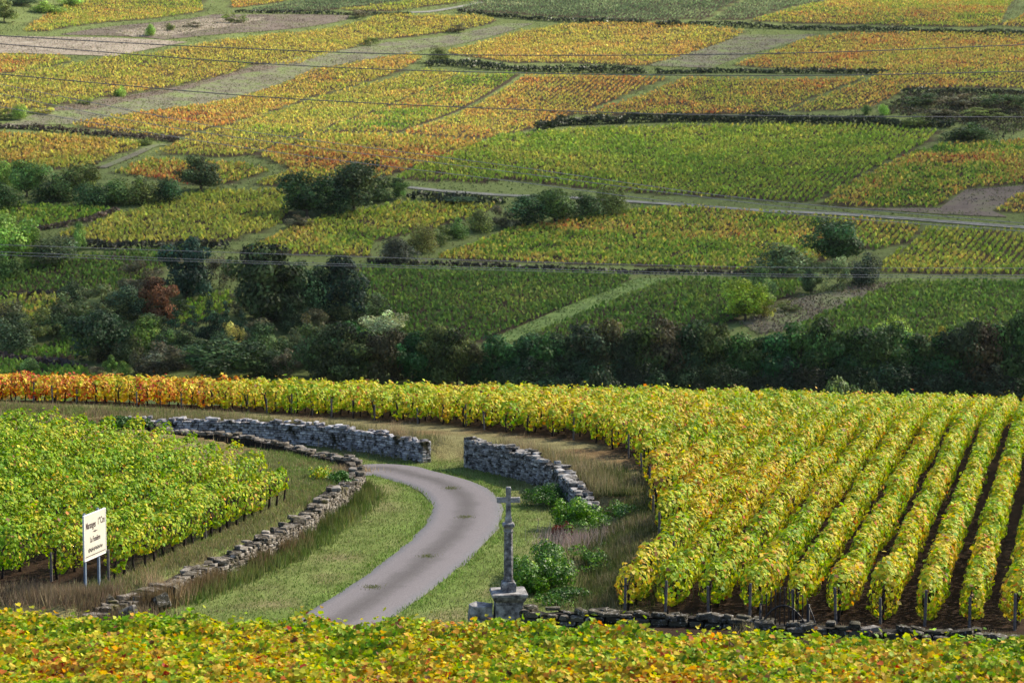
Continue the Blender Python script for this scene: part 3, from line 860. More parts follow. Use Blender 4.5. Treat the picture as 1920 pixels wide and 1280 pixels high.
# foreground rows, seen over their tops
def grape_mesh():
    r = random.Random(3)
    bm = bmesh.new()
    for i in range(16):
        z = -0.012 * i
        w = 0.035 * (1 - (i / 17.0) ** 1.5)
        bmesh.ops.create_icosphere(bm, subdivisions=1, radius=0.014, matrix=Matrix.Translation((r.uniform(-w, w), r.uniform(-w, w), z)))
    me = bpy.data.meshes.new('grape_bunch'); bm.to_mesh(me); bm.free()
    me.materials.append(M['grape'])
    return me
M['grape'] = noise_ramp_material('black_grape', [(0.3, (0.006, 0.005, 0.012)), (0.7, (0.03, 0.026, 0.05))], 25, rough=0.5, spec=0.4)
GRAPE = grape_mesh()
nf = 0
for j in range(0, 13):
    y_l = 30.7 + 0.98 * j; y_r = y_l - 4.6
    hw = 0.262
    xl, xr = -(y_l * hw + 0.6), (y_r * hw + 1.6)
    nf += 1
    def ftrend(x, y):
        d = (y + 0.21 * x) - 40.6
        return -0.10 * sstep(-3.2, -0.6, d) + 0.10 * (fbm(x / 3.0, y / 2.0, 77) - 0.5)
    lab = 'orange, yellow and green foreground vine row, %s row counted from the bottom edge' % ordinal(nf)
    last = j >= 11
    dens = 560
    root = build_row('vine_row', (xl, y_l), (xr, y_r), lab, 'vine row', 'foreground vine rows along the bottom of the view', dens, 0.080, 0.45, 0.30 if last else 0.45, 1.02, 3000 + j,
              0.655, 0.150, T_VINE, noise_sc=1.1, arc=(-0.25 * math.pi, 1.25 * math.pi), trend=ftrend, bump=0.12)
    rg = random.Random(j)
    for q in range(7):
        f = rg.uniform(0.03, 0.97)
        gx, gy = xl + (xr - xl) * f + rg.uniform(-.1, .1), y_l + (y_r - y_l) * f - rg.uniform(0.28, 0.44)
        child('grape_bunch', GRAPE, root, gx, gy, hz(gx, gy) + rg.uniform(0.84, 1.02), rg.uniform(0, 6), (rg.uniform(-.3, .3), rg.uniform(-.3, .3)), rg.uniform(0.9, 1.4))

# ------------------------------------------------------------------ dry stone walls
def stone_protos(n, seed):
    out = []
    r = random.Random(seed)
    for i in range(n):
        bm = bmesh.new()
        bmesh.ops.create_cube(bm, size=1.0)
        bmesh.ops.bevel(bm, geom=bm.edges[:], offset=0.13, segments=1, affect='EDGES')
        for v in bm.verts:
            v.co += Vector((r.uniform(-.07, .07), r.uniform(-.07, .07), r.uniform(-.09, .09)))
        me = bpy.data.meshes.new('stone'); bm.to_mesh(me); bm.free()
        out.append(me)
    return out

def build_wall(name, label, cat, line, base_fn, top_fn, mat, face_sign, seed, stone=(0.22, 0.085), thick=0.42, nmax=300, face_range=None, rough=0.03, top_only_after=None):
    r = random.Random(seed)
    pts = catmull(line, 6)
    seg = np.linalg.norm(np.diff(pts, axis=0), axis=1)
    S = np.concatenate([[0], np.cumsum(seg)]); L = S[-1]
    def at(s):
        x = np.interp(s, S, pts[:, 0]); y = np.interp(s, S, pts[:, 1])
        e = 0.12
        x2 = np.interp(min(s + e, L), S, pts[:, 0]); y2 = np.interp(min(s + e, L), S, pts[:, 1])
        x1 = np.interp(max(s - e, 0), S, pts[:, 0]); y1 = np.interp(max(s - e, 0), S, pts[:, 1])
        a = math.atan2(y2 - y1, x2 - x1)
        return x, y, a
    x0, y0, _ = at(0)
    root = empty(name, (x0, y0, float(base_fn(x0, y0))))
    tag(root, label, cat)
    protos = stone_protos(8, seed)
    for p in protos: p.materials.append(M[mat])
    place = []
    # face courses
    zmax = 1.6
    row = 0; zc = 0.0
    while zc < zmax:
        ch = stone[1] * r.uniform(0.75, 1.3)
        s = r.uniform(-0.1, 0.1)
        while s < L:
            ln = stone[0] * r.uniform(0.55, 1.6)
            sm = s + ln / 2
            if 0 <= sm <= L:
                x, y, a = at(sm)
                zb = float(base_fn(x, y)) ; h = float(top_fn(sm / L)) - zb + r.uniform(-rough, rough)
                if zc + ch * 0.5 < h and zc > -0.01:
                    if top_only_after is None or sm < top_only_after * L or zc + ch * 2.2 > h:
                        nx, ny = -math.sin(a) * face_sign, math.cos(a) * face_sign
                        off = thick / 2 - 0.10 + r.uniform(-0.022, 0.022)
                        place.append((ln * ch * (1.0 if sm > 0 else 1), (x + nx * off, y + ny * off, zb + zc + ch / 2), a + r.uniform(-.05, .05), (ln * 0.93, 0.22, ch * 0.88), r.uniform(-.05, .05)))
            s += ln
        zc += ch; row += 1
    # copings across the top
    s = 0.0
    while s < L:
        ln = stone[0] * r.uniform(0.7, 1.5)
        sm = min(s + ln / 2, L)
        x, y, a = at(sm)
        zt = float(top_fn(sm / L))
        for q in range(2):
            if r.random() < 0.38: continue
            nx, ny = -math.sin(a) * face_sign, math.cos(a) * face_sign
            off = (0.5 - q) * thick * 0.5
            hh = r.uniform(0.06, 0.13)
            place.append((9.0, (x + nx * off, y + ny * off, zt + hh * 0.3 + r.uniform(-.06, .05)), a + r.uniform(-.6, .6), (ln * r.uniform(0.8, 1.25), thick * r.uniform(0.4, 0.62), hh), r.uniform(-.22, .22)))
        s += ln
    # ends
    for e in (0, L):
        x, y, a = at(e)
        zb = float(base_fn(x, y)); h = float(top_fn(e / L)) - zb
        z = 0
        while z < h:
            ch = stone[1] * r.uniform(0.8, 1.3)
            for q in (-1, 1):
                place.append((5.0, (x - math.sin(a) * q * thick * 0.22, y + math.cos(a) * q * thick * 0.22, zb + z + ch / 2), a + math.pi / 2 + r.uniform(-.1, .1), (thick * 0.5, 0.2, ch), r.uniform(-.05, .05)))
            z += ch
    place.sort(key=lambda p: -p[0])
    rest = place[nmax:]
    for w, loc, a, sc, tl in place[:nmax]:
        o = bpy.data.objects.new('stone', r.choice(protos))
        link(o, root)
        o.location = Vector(loc) - root.location
        o.rotation_euler = (r.uniform(-.06, .06), tl, a)
        o.scale = sc
    if rest:
        V = []; F = []; n = 0
        for w, loc, a, sc, tl in rest:
            me = r.choice(protos)
            mtx = Matrix.Translation(Vector(loc) - root.location) @ Matrix.Rotation(a, 4, 'Z') @ Matrix.Rotation(tl, 4, 'Y') @ Matrix.Diagonal((*sc, 1))
            for v in me.vertices: V.append(tuple(mtx @ v.co))
            for p in me.polygons: F.append(tuple(i + n for i in p.vertices))
            n += len(me.vertices)
        me = poly_mesh('stonework', V, F, M[mat], False)
        tag(link(bpy.data.objects.new('stonework', me), root), kind='stuff')
    # rubble core
    V = []; F = []
    ss = np.linspace(0.08, L - 0.08, max(4, int(L / 0.35)))
    for s in ss:
        x, y, a = at(s)
        zb = float(base_fn(x, y)) - 0.25; zt = float(top_fn(s / L)) - 0.03
        nx, ny = -math.sin(a) * face_sign, math.cos(a) * face_sign
        for o_, z in ((thick / 2 - 0.13, zb), (thick / 2 - 0.13, zt), (-thick / 2, zt), (-thick / 2, zb)):
            V.append((x + nx * o_ - root.location.x, y + ny * o_ - root.location.y, z - root.location.z))
    for i in range(len(ss) - 1):
        for q in range(4):
            q2 = (q + 1) % 4
            F.append((i * 4 + q, i * 4 + q2, i * 4 + 4 + q2, i * 4 + 4 + q))
    F.append((0, 1, 2, 3)); e = (len(ss) - 1) * 4; F.append((e, e + 1, e + 2, e + 3))
    link(bpy.data.objects.new('rubble_core', poly_mesh('rubble_core', V, F, M['wall_core'], False)), root)
    return root

def lowz(x, y): return float(low_rel(y)) + CAMZ - 0.05
def interp_top(vals):
    vals = np.array(vals, float)
    return lambda f: float(np.interp(f, np.linspace(0, 1, len(vals)), vals)) + CAMZ
def wob(fn, seed, amp=0.05):
    return lambda f: fn(f) + amp * (float(vnoise(np.array(f * 24.0), np.array(0.5), seed)) - 0.55) * 2 + 0.5 * amp * (float(vnoise(np.array(f * 70.0), np.array(4.5), seed)) - 0.5)

build_wall('dry_stone_wall', 'long pale lichened dry stone wall behind the lane, below the golden vines', 'stone wall', BACK_WALL, lowz,
           wob(interp_top([-11.72, -11.66, -11.64, -11.62, -11.64, -11.66, -11.66, -11.64]), 3, 0.03), 'stone_pale', 1, 11, (0.22, 0.08), 0.45)
build_wall('dry_stone_wall', 'leaning grey dry stone wall tapering down to the right of the bend', 'stone wall', RIGHT_WALL, lowz,
           wob(interp_top([-11.45, -11.45, -11.5, -11.52, -11.55, -11.6, -11.75, -11.95]), 4, 0.12), 'stone_grey', -1, 12, (0.21, 0.075), 0.5)
build_wall('dry_stone_wall', 'crumbling brown mossy roadside wall curving along the green vine field', 'stone wall', LEFT_WALL, lowz,
           wob(interp_top([-11.95, -11.75, -11.7, -11.66, -11.66, -11.68, -11.7, -11.68, -11.66, -11.66, -11.7, -11.74, -11.78]), 5, 0.15), 'stone_brown', -1, 13, (0.24, 0.09), 0.5, top_only_after=0.62)
LOW_R = [at_level(u, v, -11.42) for u, v in ((986, 1140), (1060, 1146), (1200, 1152), (1330, 1160), (1420, 1168))]
LOW_R2 = [at_level(u, v, -11.2) for u, v in ((1424, 1166), (1540, 1172), (1640, 1178), (1760, 1186), (1900, 1196), (1990, 1202))]
def fz(x, y): return hz(x, y) - 0.06
def low_base(x, y): return CAMZ - 12.05
build_wall('low_stone_wall', 'low dark mossy wall running from the stone cross to the iron gate', 'stone wall', LOW_R, low_base,
           wob(interp_top([-11.45, -11.44, -11.40, -11.38, -11.32]), 6, 0.05), 'stone_dark', -1, 14, (0.3, 0.11), 0.4, nmax=200)
build_wall('low_stone_wall', 'low dark mossy wall running right from the iron gate below the vine ends', 'stone wall', LOW_R2, low_base,
           wob(interp_top([-11.2, -11.2, -11.2, -11.18, -11.22]), 7, 0.05), 'stone_dark', -1, 15, (0.3, 0.11), 0.4, nmax=200)

# ------------------------------------------------------------------ stone cross
def prism_rings(rings, n=8, rot=None):
    """rings: (z, half width x, half depth y, corner cut 0..1) -> stacked rings of an octagon"""
    V = []; F = []
    for z, a, b, c in rings:
        ca, cb = a * (1 - c), b * (1 - c)
        V += [(a, -cb, z), (a, cb, z), (ca, b, z), (-ca, b, z), (-a, cb, z), (-a, -cb, z), (-ca, -b, z), (ca, -b, z)]
    for i in range(len(rings) - 1):
        for j in range(8):
            j2 = (j + 1) % 8
            F.append((i * 8 + j, i * 8 + j2, i * 8 + 8 + j2, i * 8 + 8 + j))
    F.append(tuple(range(7, -1, -1))); F.append(tuple(range((len(rings) - 1) * 8, len(rings) * 8)))
    return V, F

def ring_part(name, rings, mat, root, loc, rz=0, jit=0.004, seed=0):
    V, F = prism_rings(rings)
    r = random.Random(seed)
    V = [(x + r.uniform(-jit, jit), y + r.uniform(-jit, jit), z + r.uniform(-jit, jit)) for x, y, z in V]
    bm = bmesh.new()
    vs_ = [bm.verts.new(v) for v in V]
    for f in F: bm.faces.new([vs_[i] for i in f])
    o = bm_obj(name, bm, mat, root)
    o.location = loc; o.rotation_euler = (0, 0, rz)
    bv = o.modifiers.new('soften', 'BEVEL'); bv.width = 0.008; bv.segments = 2; bv.limit_method = 'ANGLE'
    return o

def build_cross():
    cx, cy = -0.085, 50.0
    gz = CAMZ - 12.08
    root = empty('wayside_cross', (cx, cy, gz))
    tag(root, 'tall weathered stone wayside cross on a square pedestal beside the lane', 'stone cross')
    rz = R(6)
    ring_part('pedestal', [(-0.2, 0.37, 0.34, 0.02), (0.12, 0.37, 0.34, 0.02), (0.14, 0.34, 0.32, 0.02), (0.56, 0.315, 0.30, 0.02)], M['cross_stone'], root, (0, 0, 0), rz, 0.006, 1)
    ring_part('moulding', [(0.565, 0.325, 0.31, 0.02), (0.62, 0.33, 0.315, 0.02), (0.70, 0.385, 0.37, 0.02), (0.765, 0.405, 0.39, 0.02)], M['cross_dark'], root, (0, 0, 0), rz, 0.006, 2)
    ring_part('cap_slab', [(0.768, 0.425, 0.41, 0.02), (0.83, 0.43, 0.415, 0.03), (0.855, 0.40, 0.39, 0.04)], M['cross_stone'], root, (0, 0, 0), rz, 0.008, 3)
    ring_part('plinth', [(0.857, 0.172, 0.17, 0.03), (1.03, 0.168, 0.165, 0.03), (1.075, 0.15, 0.15, 0.1), (1.10, 0.118, 0.118, 0.30)], M['cross_dark'], root, (0, 0, 0), rz, 0.005, 4)
    ring_part('shaft', [(1.102, 0.122, 0.122, 0.42), (1.13, 0.110, 0.110, 0.42), (1.2, 0.106, 0.106, 0.42), (1.7, 0.103, 0.103, 0.42), (2.27, 0.095, 0.095, 0.42)], M['cross_dark'], root, (0, 0, 0), rz, 0.003, 5)
    ring_part('collar', [(2.272, 0.108, 0.108, 0.42), (2.30, 0.114, 0.114, 0.42), (2.325, 0.098, 0.098, 0.42), (2.37, 0.100, 0.100, 0.40), (2.40, 0.128, 0.128, 0.2), (2.43, 0.140, 0.140, 0.12), (2.475, 0.140, 0.140, 0.12), (2.50, 0.12, 0.12, 0.12)], M['cross_stone'], root, (0, 0, 0), rz, 0.004, 6)
    # cross head as one body: stem, arms and top
    bm = bmesh.new()
    w = 0.062; d = 0.058
    zs = [2.502, 2.62, 2.64, 2.985, 3.105, 3.33, 3.36]
    ws = [0.082, 0.076, 0.064, 0.057, 0.057, 0.062, 0.045]
    rings = []
    for z, hw in zip(zs, ws):
        dd = min(d + 0.01, hw + 0.004)
        rings.append([bm.verts.new((sx * hw, sy * dd, z)) for sx, sy in ((-1, -1), (1, -1), (1, 1), (-1, 1))])
    for i in range(len(rings) - 1):
        for j in range(4):
            if i == 3 and j in (1, 3): continue
            j2 = (j + 1) % 4
            bm.faces.new((rings[i][j], rings[i][j2], rings[i + 1][j2], rings[i + 1][j]))
    bm.faces.new(rings[-1]); bm.faces.new(list(reversed(rings[0])))
    for sgn, j, j2 in ((1, 1, 2), (-1, 3, 0)):
        prev = [rings[3][j], rings[3][j2], rings[4][j2], rings[4][j]]
        for ax, g in ((0.20, 1.0), (0.262, 1.14), (0.278, 0.95)):
            cur = []
            for k_, v in enumerate(prev):
                zc = 3.045 + (0.06 * g if k_ > 1 else -0.06 * g)
                yy = 0.058 * g * (1 if v.co.y > 0 else -1)
                cur.append(bm.verts.new((sgn * ax, yy, zc)))
            for k_ in range(4):
                k2 = (k_ + 1) % 4
                bm.faces.new((prev[k_], prev[k2], cur[k2], cur[k_]))
            prev = cur
        bm.faces.new(prev)
    bmesh.ops.recalc_face_normals(bm, faces=bm.faces[:])
    o = bm_obj('cross_head', bm, M['cross_stone'], root)
    o.rotation_euler = (0, 0, rz * 0.5)
    bv = o.modifiers.new('soften', 'BEVEL'); bv.width = 0.012; bv.segments = 2; bv.limit_method = 'ANGLE'
    # two loose blocks standing against the pedestal
    def block(name, label, loc, size, seed, rz_):
        bm = bmesh.new(); bmesh.ops.create_cube(bm, size=1.0)
        bmesh.ops.subdivide_edges(bm, edges=bm.edges[:], cuts=2, use_grid_fill=True)
        r = random.Random(seed)
        for v in bm.verts:
            v.co = Vector((v.co.x * size[0], v.co.y * size[1], v.co.z * size[2])) * (1 - 0.10 * (v.co.length > 0.75))
            v.co += Vector([r.uniform(-.025, .025) for _ in range(3)])
        o = bm_obj(name, bm, M['cross_stone'] if seed == 5 else M['stone_dark'], None, False)
        bv = o.modifiers.new('soften', 'BEVEL'); bv.width = 0.02; bv.segments = 2
        o.location = loc; o.rotation_euler = (0, 0, rz_)
        tag(o, label, 'stone block')
    block('stone_block', 'rough grey block with a pale top standing left of the cross pedestal', (cx - 0.66, cy - 0.05, gz + 0.26), (0.56, 0.5, 0.58), 5, 0.1)
    block('stone_block', 'small dark mossy block against the right side of the cross pedestal', (cx + 0.52, cy + 0.05, gz + 0.22), (0.34, 0.45, 0.5), 6, -0.15)
build_cross()

# ------------------------------------------------------------------ iron gate in the low wall
def build_gate():
    g0 = at_level(1424, 1174, -11.42); g1 = at_level(1508, 1180, -11.42)
    a = math.atan2(g1[1] - g0[1], g1[0] - g0[0]); W = math.hypot(g1[0] - g0[0], g1[1] - g0[1])
    zb = CAMZ - 12.02
    root = empty('iron_gate', (g0[0], g0[1] - 0.42, zb))
    root.rotation_euler = (0, 0, a)
    tag(root, 'small black wrought iron gate with an arched rail in the low wall', 'gate')
    def bar(name, pts, rad, k=6):
        return link(bpy.data.objects.new(name, tubes_mesh(name, [(pts, [rad] * len(pts))], M['iron'], k)), root)
    n = 11
    for i in range(n):
        x = W * i / (n - 1)
        f = i / (n - 1)
        h = 1.42 + 0.22 * math.sin(math.pi * min(1, max(0, f * 1.0)))
        p = [(x, 0, 0.02), (x, 0, h - 0.05), (x, 0, h)]
        me = tubes_mesh('picket', [(p, [0.016, 0.016, 0.003])], M['iron'], 6)
        link(bpy.data.objects.new('picket', me), root)
    bar('gate_post', [(W + 0.035, 0, -0.05), (W + 0.035, 0, 1.28)], 0.028)
    bar('gate_post', [(-0.035, 0, -0.05), (-0.035, 0, 1.22)], 0.028)
    bar('arched_rail', [(W * f, -0.014, 0.76 + 0.46 * math.sin(math.pi * f) ** 0.8) for f in np.linspace(0.0, 1.0, 15)], 0.020)
    bar('bottom_rail', [(-0.03, -0.014, 0.12), (W + 0.03, -0.014, 0.12)], 0.014)
    bar('brace', [(W + 0.035, 0, 1.24), (W + 0.14, -0.03, 1.02), (W + 0.24, -0.06, 0.72), (W + 0.30, -0.08, 0.40)], 0.018)
build_gate()

# ------------------------------------------------------------------ white sign
def build_sign():
    pl = at_level(158, 1120, -11.9); 
    t = np.array([0.26, 0.9656]); n = np.array([0.9656, -0.26])
    base = np.array([pl[0], pl[1]])
    gz = CAMZ - 11.9
    root = empty('sign_board', (base[0], base[1], gz))
    tag(root, 'white vineyard name sign on two blue-grey posts beside the green vines', 'sign')
    def local(s, up, out=0.0): return (t[0] * s + n[0] * out, t[1] * s + n[1] * out, up)
    Wd, Hh = 1.20, 1.13
    z0 = 0.93
    mrot = Matrix(((t[0], 0, n[0], 0), (t[1], 0, n[1], 0), (0, 1, 0, 0), (0, 0, 0, 1)))
    def panel(name, w, h, d, cs, cz, out, mat, parent=root):
        bm = bmesh.new(); bmesh.ops.create_cube(bm, size=1.0)
        for v in bm.verts: v.co = Vector((v.co.x * w, v.co.y * h, v.co.z * d))
        bmesh.ops.bevel(bm, geom=bm.edges[:], offset=min(d, 0.01) * 0.4, segments=2, affect='EDGES')
        o = bm_obj(name, bm, mat, parent)
        o.matrix_local = Matrix.Translation(Vector(local(cs, cz, out))) @ mrot
        return o
    s_c = Wd / 2 - 0.06
    pn = panel('panel', Wd, Hh, 0.03, s_c, z0 + Hh / 2, 0.05, M['sign'])
    def sub(o):
        link(o, pn)
        return o
    # raised rim, each side a strip in panel coordinates
    for nm, w, h, x, y in (('rim', Wd + 0.02, 0.025, 0, Hh / 2), ('rim', Wd + 0.02, 0.025, 0, -Hh / 2), ('rim', 0.025, Hh - 0.03, -Wd / 2, 0), ('rim', 0.025, Hh - 0.03, Wd / 2, 0)):
        bm = bmesh.new(); bmesh.ops.create_cube(bm, size=1.0)
        for v in bm.verts: v.co = Vector((v.co.x * w + x, v.co.y * h + y, v.co.z * 0.044))
        me = bpy.data.meshes.new(nm); bm.to_mesh(me); bm.free(); me.materials.append(M['sign_frame'])
        sub(bpy.data.objects.new(nm, me))
    # fine printed line near the lower edge
    bm = bmesh.new(); bmesh.ops.create_cube(bm, size=1.0)
    for v in bm.verts: v.co = Vector((v.co.x * (Wd - 0.09), v.co.y * 0.018 - Hh / 2 + 0.085, v.co.z * 0.003 + 0.0165))
    me = bpy.data.meshes.new('printed_line'); bm.to_mesh(me); bm.free(); me.materials.append(M['ink'])
    sub(bpy.data.objects.new('printed_line', me))
    def text(body, size, x, y, sx=1.0):
        cu = bpy.data.curves.new('lettering', 'FONT')
        cu.body = body; cu.size = size; cu.align_x = 'CENTER'; cu.align_y = 'CENTER'; cu.extrude = 0.002; cu.offset = 0.003
        cu.materials.append(M['ink'])
        tmp = bpy.data.objects.new('lettering_curve', cu)
        me = bpy.data.meshes.new_from_object(tmp)
        bpy.data.objects.remove(tmp)
        if not me.materials: me.materials.append(M['ink'])
        o = bpy.data.objects.new('lettering', me)
        sub(o); o.location = (x, y, 0.0172); o.scale = (sx, 1, 1)
    text('Maranges', 0.24, -0.235, 0.285, 0.60)
    text('1  Cru', 0.24, 0.345, 0.31, 0.62)
    text('er', 0.11, 0.262, 0.385, 0.7)
    text('La Fussière', 0.19, 0.0, -0.09, 0.66)
    # small ornament: a lozenge with two tapered strokes
    V = [(-0.16, 0.1, 0), (-0.02, 0.118, 0), (0, 0.135, 0), (0.02, 0.118, 0), (0.16, 0.1, 0), (0.02, 0.085, 0), (0, 0.065, 0), (-0.02, 0.085, 0)]
    V = [(x, y, z + 0.0175) for x, y, z in V]
    me = poly_mesh('ornament', V, [(0, 7, 6, 5, 4, 3, 2, 1)], M['ink'], False)
    sub(bpy.data.objects.new('ornament', me))
    # illegible cursive line at the bottom
    pts = []
    r = random.Random(4)
    for i in range(70):
        f = i / 69
        pts.append((-0.40 + 0.80 * f + 0.018 * math.sin(i * 1.9), -0.335 + 0.040 * math.sin(i * 1.25) * (0.4 + abs(math.sin(i * 0.37))) + 0.01 * r.uniform(-1, 1), 0.0185))
    sub(bpy.data.objects.new('cursive_line', tubes_mesh('cursive_line', [(pts, [0.006] * len(pts))], M['ink'], 4)))
    for s_, zb, zt in ((0.06, -0.25, z0 + Hh + 0.05), (0.82, -0.25, z0 + Hh + 0.06)):
        panel('post', 0.075, zt - zb, 0.05, s_, (zb + zt) / 2, 0.008, M['galv'])
build_sign()

# ------------------------------------------------------------------ heap of rubble stones at the wall's near end
def build_rubble():
    r = random.Random(9)
    protos = stone_protos(6, 99)
    for p in protos: p.materials.append(M['stone_dark'])
    spots = [((200, 1128), (0.42, 0.36, 0.50), 'large tilted angular stone leaning at the near end of the roadside wall'),
             ((258, 1118), (0.62, 0.42, 0.30), 'broad flat stone lying second from the sign posts'),
             ((300, 1122), (0.52, 0.40, 0.34), 'dark lump of wall stone in the collapsed wall end'),
             ((318, 1106), (0.40, 0.42, 0.42), 'upright rounded stone at the top of the collapsed wall end'),
             ((240, 1140), (0.46, 0.30, 0.26), 'low pale-topped stone at the foot of the collapsed wall end')]
    for (u, v), sz, lab in spots:
        x, y = at_level(u, v, -11.85)
        me = r.choice(protos).copy()
        o = bpy.data.objects.new('fallen_stone', me); link(o)
        o.location = (x, y, CAMZ - 11.95); o.scale = sz
        o.rotation_euler = (r.uniform(-.5, .5), r.uniform(-.5, .5), r.uniform(0, 3))
        tag(o, lab, 'stone', 'fallen stones at the near end of the roadside wall')
build_rubble()

# ------------------------------------------------------------------ grass
def blades(P, h, w, col, lean, r):
    n = len(P)
    a = r.uniform(0, 2 * math.pi, n)
    side = np.stack([np.cos(a), np.sin(a), np.zeros(n)], 1) * (w / 2)[:, None]
    b = r.uniform(0, 2 * math.pi, n)
    ln = r.uniform(0, 1, n) * lean
    tip = P + np.stack([np.cos(b) * ln * h, np.sin(b) * ln * h, h], 1)
    V = np.stack([P - side, P + side, tip], 1).reshape(-1, 3)
    F = np.arange(3 * n).reshape(-1, 3)
    return V, F, col

def scatter_grass(name, label, pts_w, n, h, w, cols, lean, seed, test=None, spread=1.0):
    r = np.random.default_rng(seed)
    if isinstance(pts_w, tuple):
        (xa, xb, ya, yb) = pts_w
        x = r.uniform(xa, xb, n); y = r.uniform(ya, yb, n)
    else:
        pts = catmull(pts_w, 8)
        i = r.integers(0, len(pts) - 1, n); f = r.random(n)[:, None]
        q = pts[i] * (1 - f) + pts[i + 1] * f + r.normal(0, spread, (n, 2))
        x, y = q[:, 0], q[:, 1]
    if test is not None:
        k = test(x, y); x, y = x[k], y[k]
    n = len(x)
    z = Hz(x, y) - 0.01
    cl = fbm(x / 0.8, y / 0.8, seed)
    t = np.clip(cl + r.normal(0, 0.18, n), 0, 1)
    cols = np.array(cols)
    c = np.stack([np.interp(t, np.linspace(0, 1, len(cols)), cols[:, i]) for i in range(3)], 1)
    c = jitter_col(c, r, 0.2)
    hh = h * r.uniform(0.4, 1.3, n) * (0.6 + 0.8 * cl)
    V, F, C = blades(np.stack([x, y, z], 1), hh, w * r.uniform(0.6, 1.4, n), c, lean, r)
    o = np_obj(name, V, F, C, M['grass'])
    tag(o, label, 'grass', kind='stuff')
    return o

GREEN = [(0.07, 0.13, 0.025), (0.12, 0.19, 0.045), (0.18, 0.21, 0.075)]
VERGE = [(0.09, 0.165, 0.03), (0.15, 0.20, 0.055), (0.23, 0.225, 0.11)]
STRAW = [(0.16, 0.13, 0.07), (0.30, 0.24, 0.14), (0.46, 0.38, 0.25)]
MIXED = [(0.09, 0.13, 0.035), (0.20, 0.18, 0.09), (0.36, 0.29, 0.18)]
RC_L = [tuple(q) for q in RC[::3]]
def verge_test(x, y):
    return pip(x, y, LOWZONE) & (dist_poly(x, y, RC_L) > _w0 - 0.03)
scatter_grass('verge_grass', 'short mown verge grass on both sides of the lane', (-16, 5, 46, 84), 150000, 0.075, 0.030, VERGE, 0.9, 101, verge_test)
def edge_test(x, y):
    d = dist_poly(x, y, RC_L); return (d > _w0 - 0.10) & (d < _w0 + 0.30)
scatter_grass('edge_grass', 'longer green grass fringe along the asphalt edges', (-16, 3, 46, 82), 90000, 0.10, 0.028, [(0.08, 0.16, 0.02), (0.13, 0.23, 0.04), (0.20, 0.24, 0.08)], 0.8, 102, edge_test)
scatter_grass('dry_grass', 'tall straw-coloured grass along the top of the back wall', [(q[0] - 0.1, q[1] + 0.9) for q in BACK_WALL], 9000, 0.34, 0.02, MIXED, 0.6, 103, spread=0.55)
scatter_grass('dry_grass', 'dry grass growing behind the grey wall at the bend', [(q[0] + 0.75, q[1] + 0.75) for q in RIGHT_WALL], 6000, 0.42, 0.02, MIXED, 0.6, 104, spread=0.5)
scatter_grass('dry_grass', 'dry grass strip between the roadside wall and the green vines', [((a[0] - 0.95), a[1] + 0.3) for a in LEFT_WALL[1:8]], 12000, 0.13, 0.022, VERGE[:2] + STRAW[1:2] + MIXED[:2], 0.8, 105, spread=0.42)
scatter_grass('dry_grass', 'straw grass and moss growing out of the crumbling roadside wall', [((a[0] + 0.1), a[1]) for a in LEFT_WALL[1:]], 12000, 0.20, 0.022, [(0.10, 0.085, 0.04), (0.22, 0.17, 0.11), (0.36, 0.29, 0.21)], 0.8, 106, spread=0.22)
for q_, (i0, i1, hh_, cols_, lab_) in enumerate(((1, 6, 0.46, [(0.07, 0.06, 0.025), (0.16, 0.115, 0.06), (0.26, 0.20, 0.12)], 'rusty grass hanging down the near face of the roadside wall'), (3, 9, 0.44, [(0.035, 0.065, 0.015), (0.075, 0.11, 0.028), (0.15, 0.14, 0.055)], 'green creepers and weeds hiding the bend end of the roadside wall'))):
    scatter_grass('wall_weeds', lab_, [((a[0] + 0.30), a[1] - 0.05) for a in LEFT_WALL[i0:i1]], 9000, hh_, 0.03, cols_, 0.4, 130 + q_, lambda x, y: vnoise(x / 0.9, y / 0.9, 15) > 0.33, spread=0.14)
scatter_grass('weeds', 'green weeds at the foot of the roadside wall', [((a[0] + 0.45), a[1] - 0.1) for a in LEFT_WALL[2:9]], 9000, 0.30, 0.03, [(0.05, 0.10, 0.02), (0.11, 0.16, 0.04), (0.20, 0.18, 0.08)], 0.7, 107, spread=0.25)
scatter_grass('dry_grass', 'dry brown grass bank between the bushes and the slope vines', [(2.7, 51.5), (2.9, 55), (3.0, 59), (3.4, 63), (3.3, 67), (2.6, 71)], 26000, 0.26, 0.026, [(0.035, 0.06, 0.018), (0.075, 0.10, 0.03), (0.13, 0.125, 0.06), (0.27, 0.23, 0.15)], 0.6, 108, spread=0.62)
scatter_grass('dry_grass', 'brown grass and weeds under the white sign', [(-12.6, 51.6), (-10.6, 51.3), (-9.4, 51.2)], 8000, 0.30, 0.022, [(0.07, 0.08, 0.03), (0.16, 0.12, 0.08), (0.26, 0.21, 0.13)], 0.6, 109, spread=0.5)
scatter_grass('dry_grass', 'grass apron between the green vine ends and the curving wall', (-9.5, -4.2, 64, 75), 22000, 0.14, 0.024, GREEN + STRAW[:1], 0.8, 110, lambda x, y: ~pip(x, y, LOWZONE) & (y < np.interp(-x, [-q[0] for q in LEFT_WALL[8:]], [q[1] for q in LEFT_WALL[8:]]) - 0.2) & (y > np.interp(-x, [-q[0] for q in LEND], [q[1] for q in LEND]) - (x > -6.6) * 3))
scatter_grass('weeds', 'grass and weeds growing along the low wall beside the gate', [(q[0], q[1] + 0.45) for q in LOW_R + LOW_R2], 6000, 0.16, 0.022, MIXED, 0.7, 111, spread=0.22)
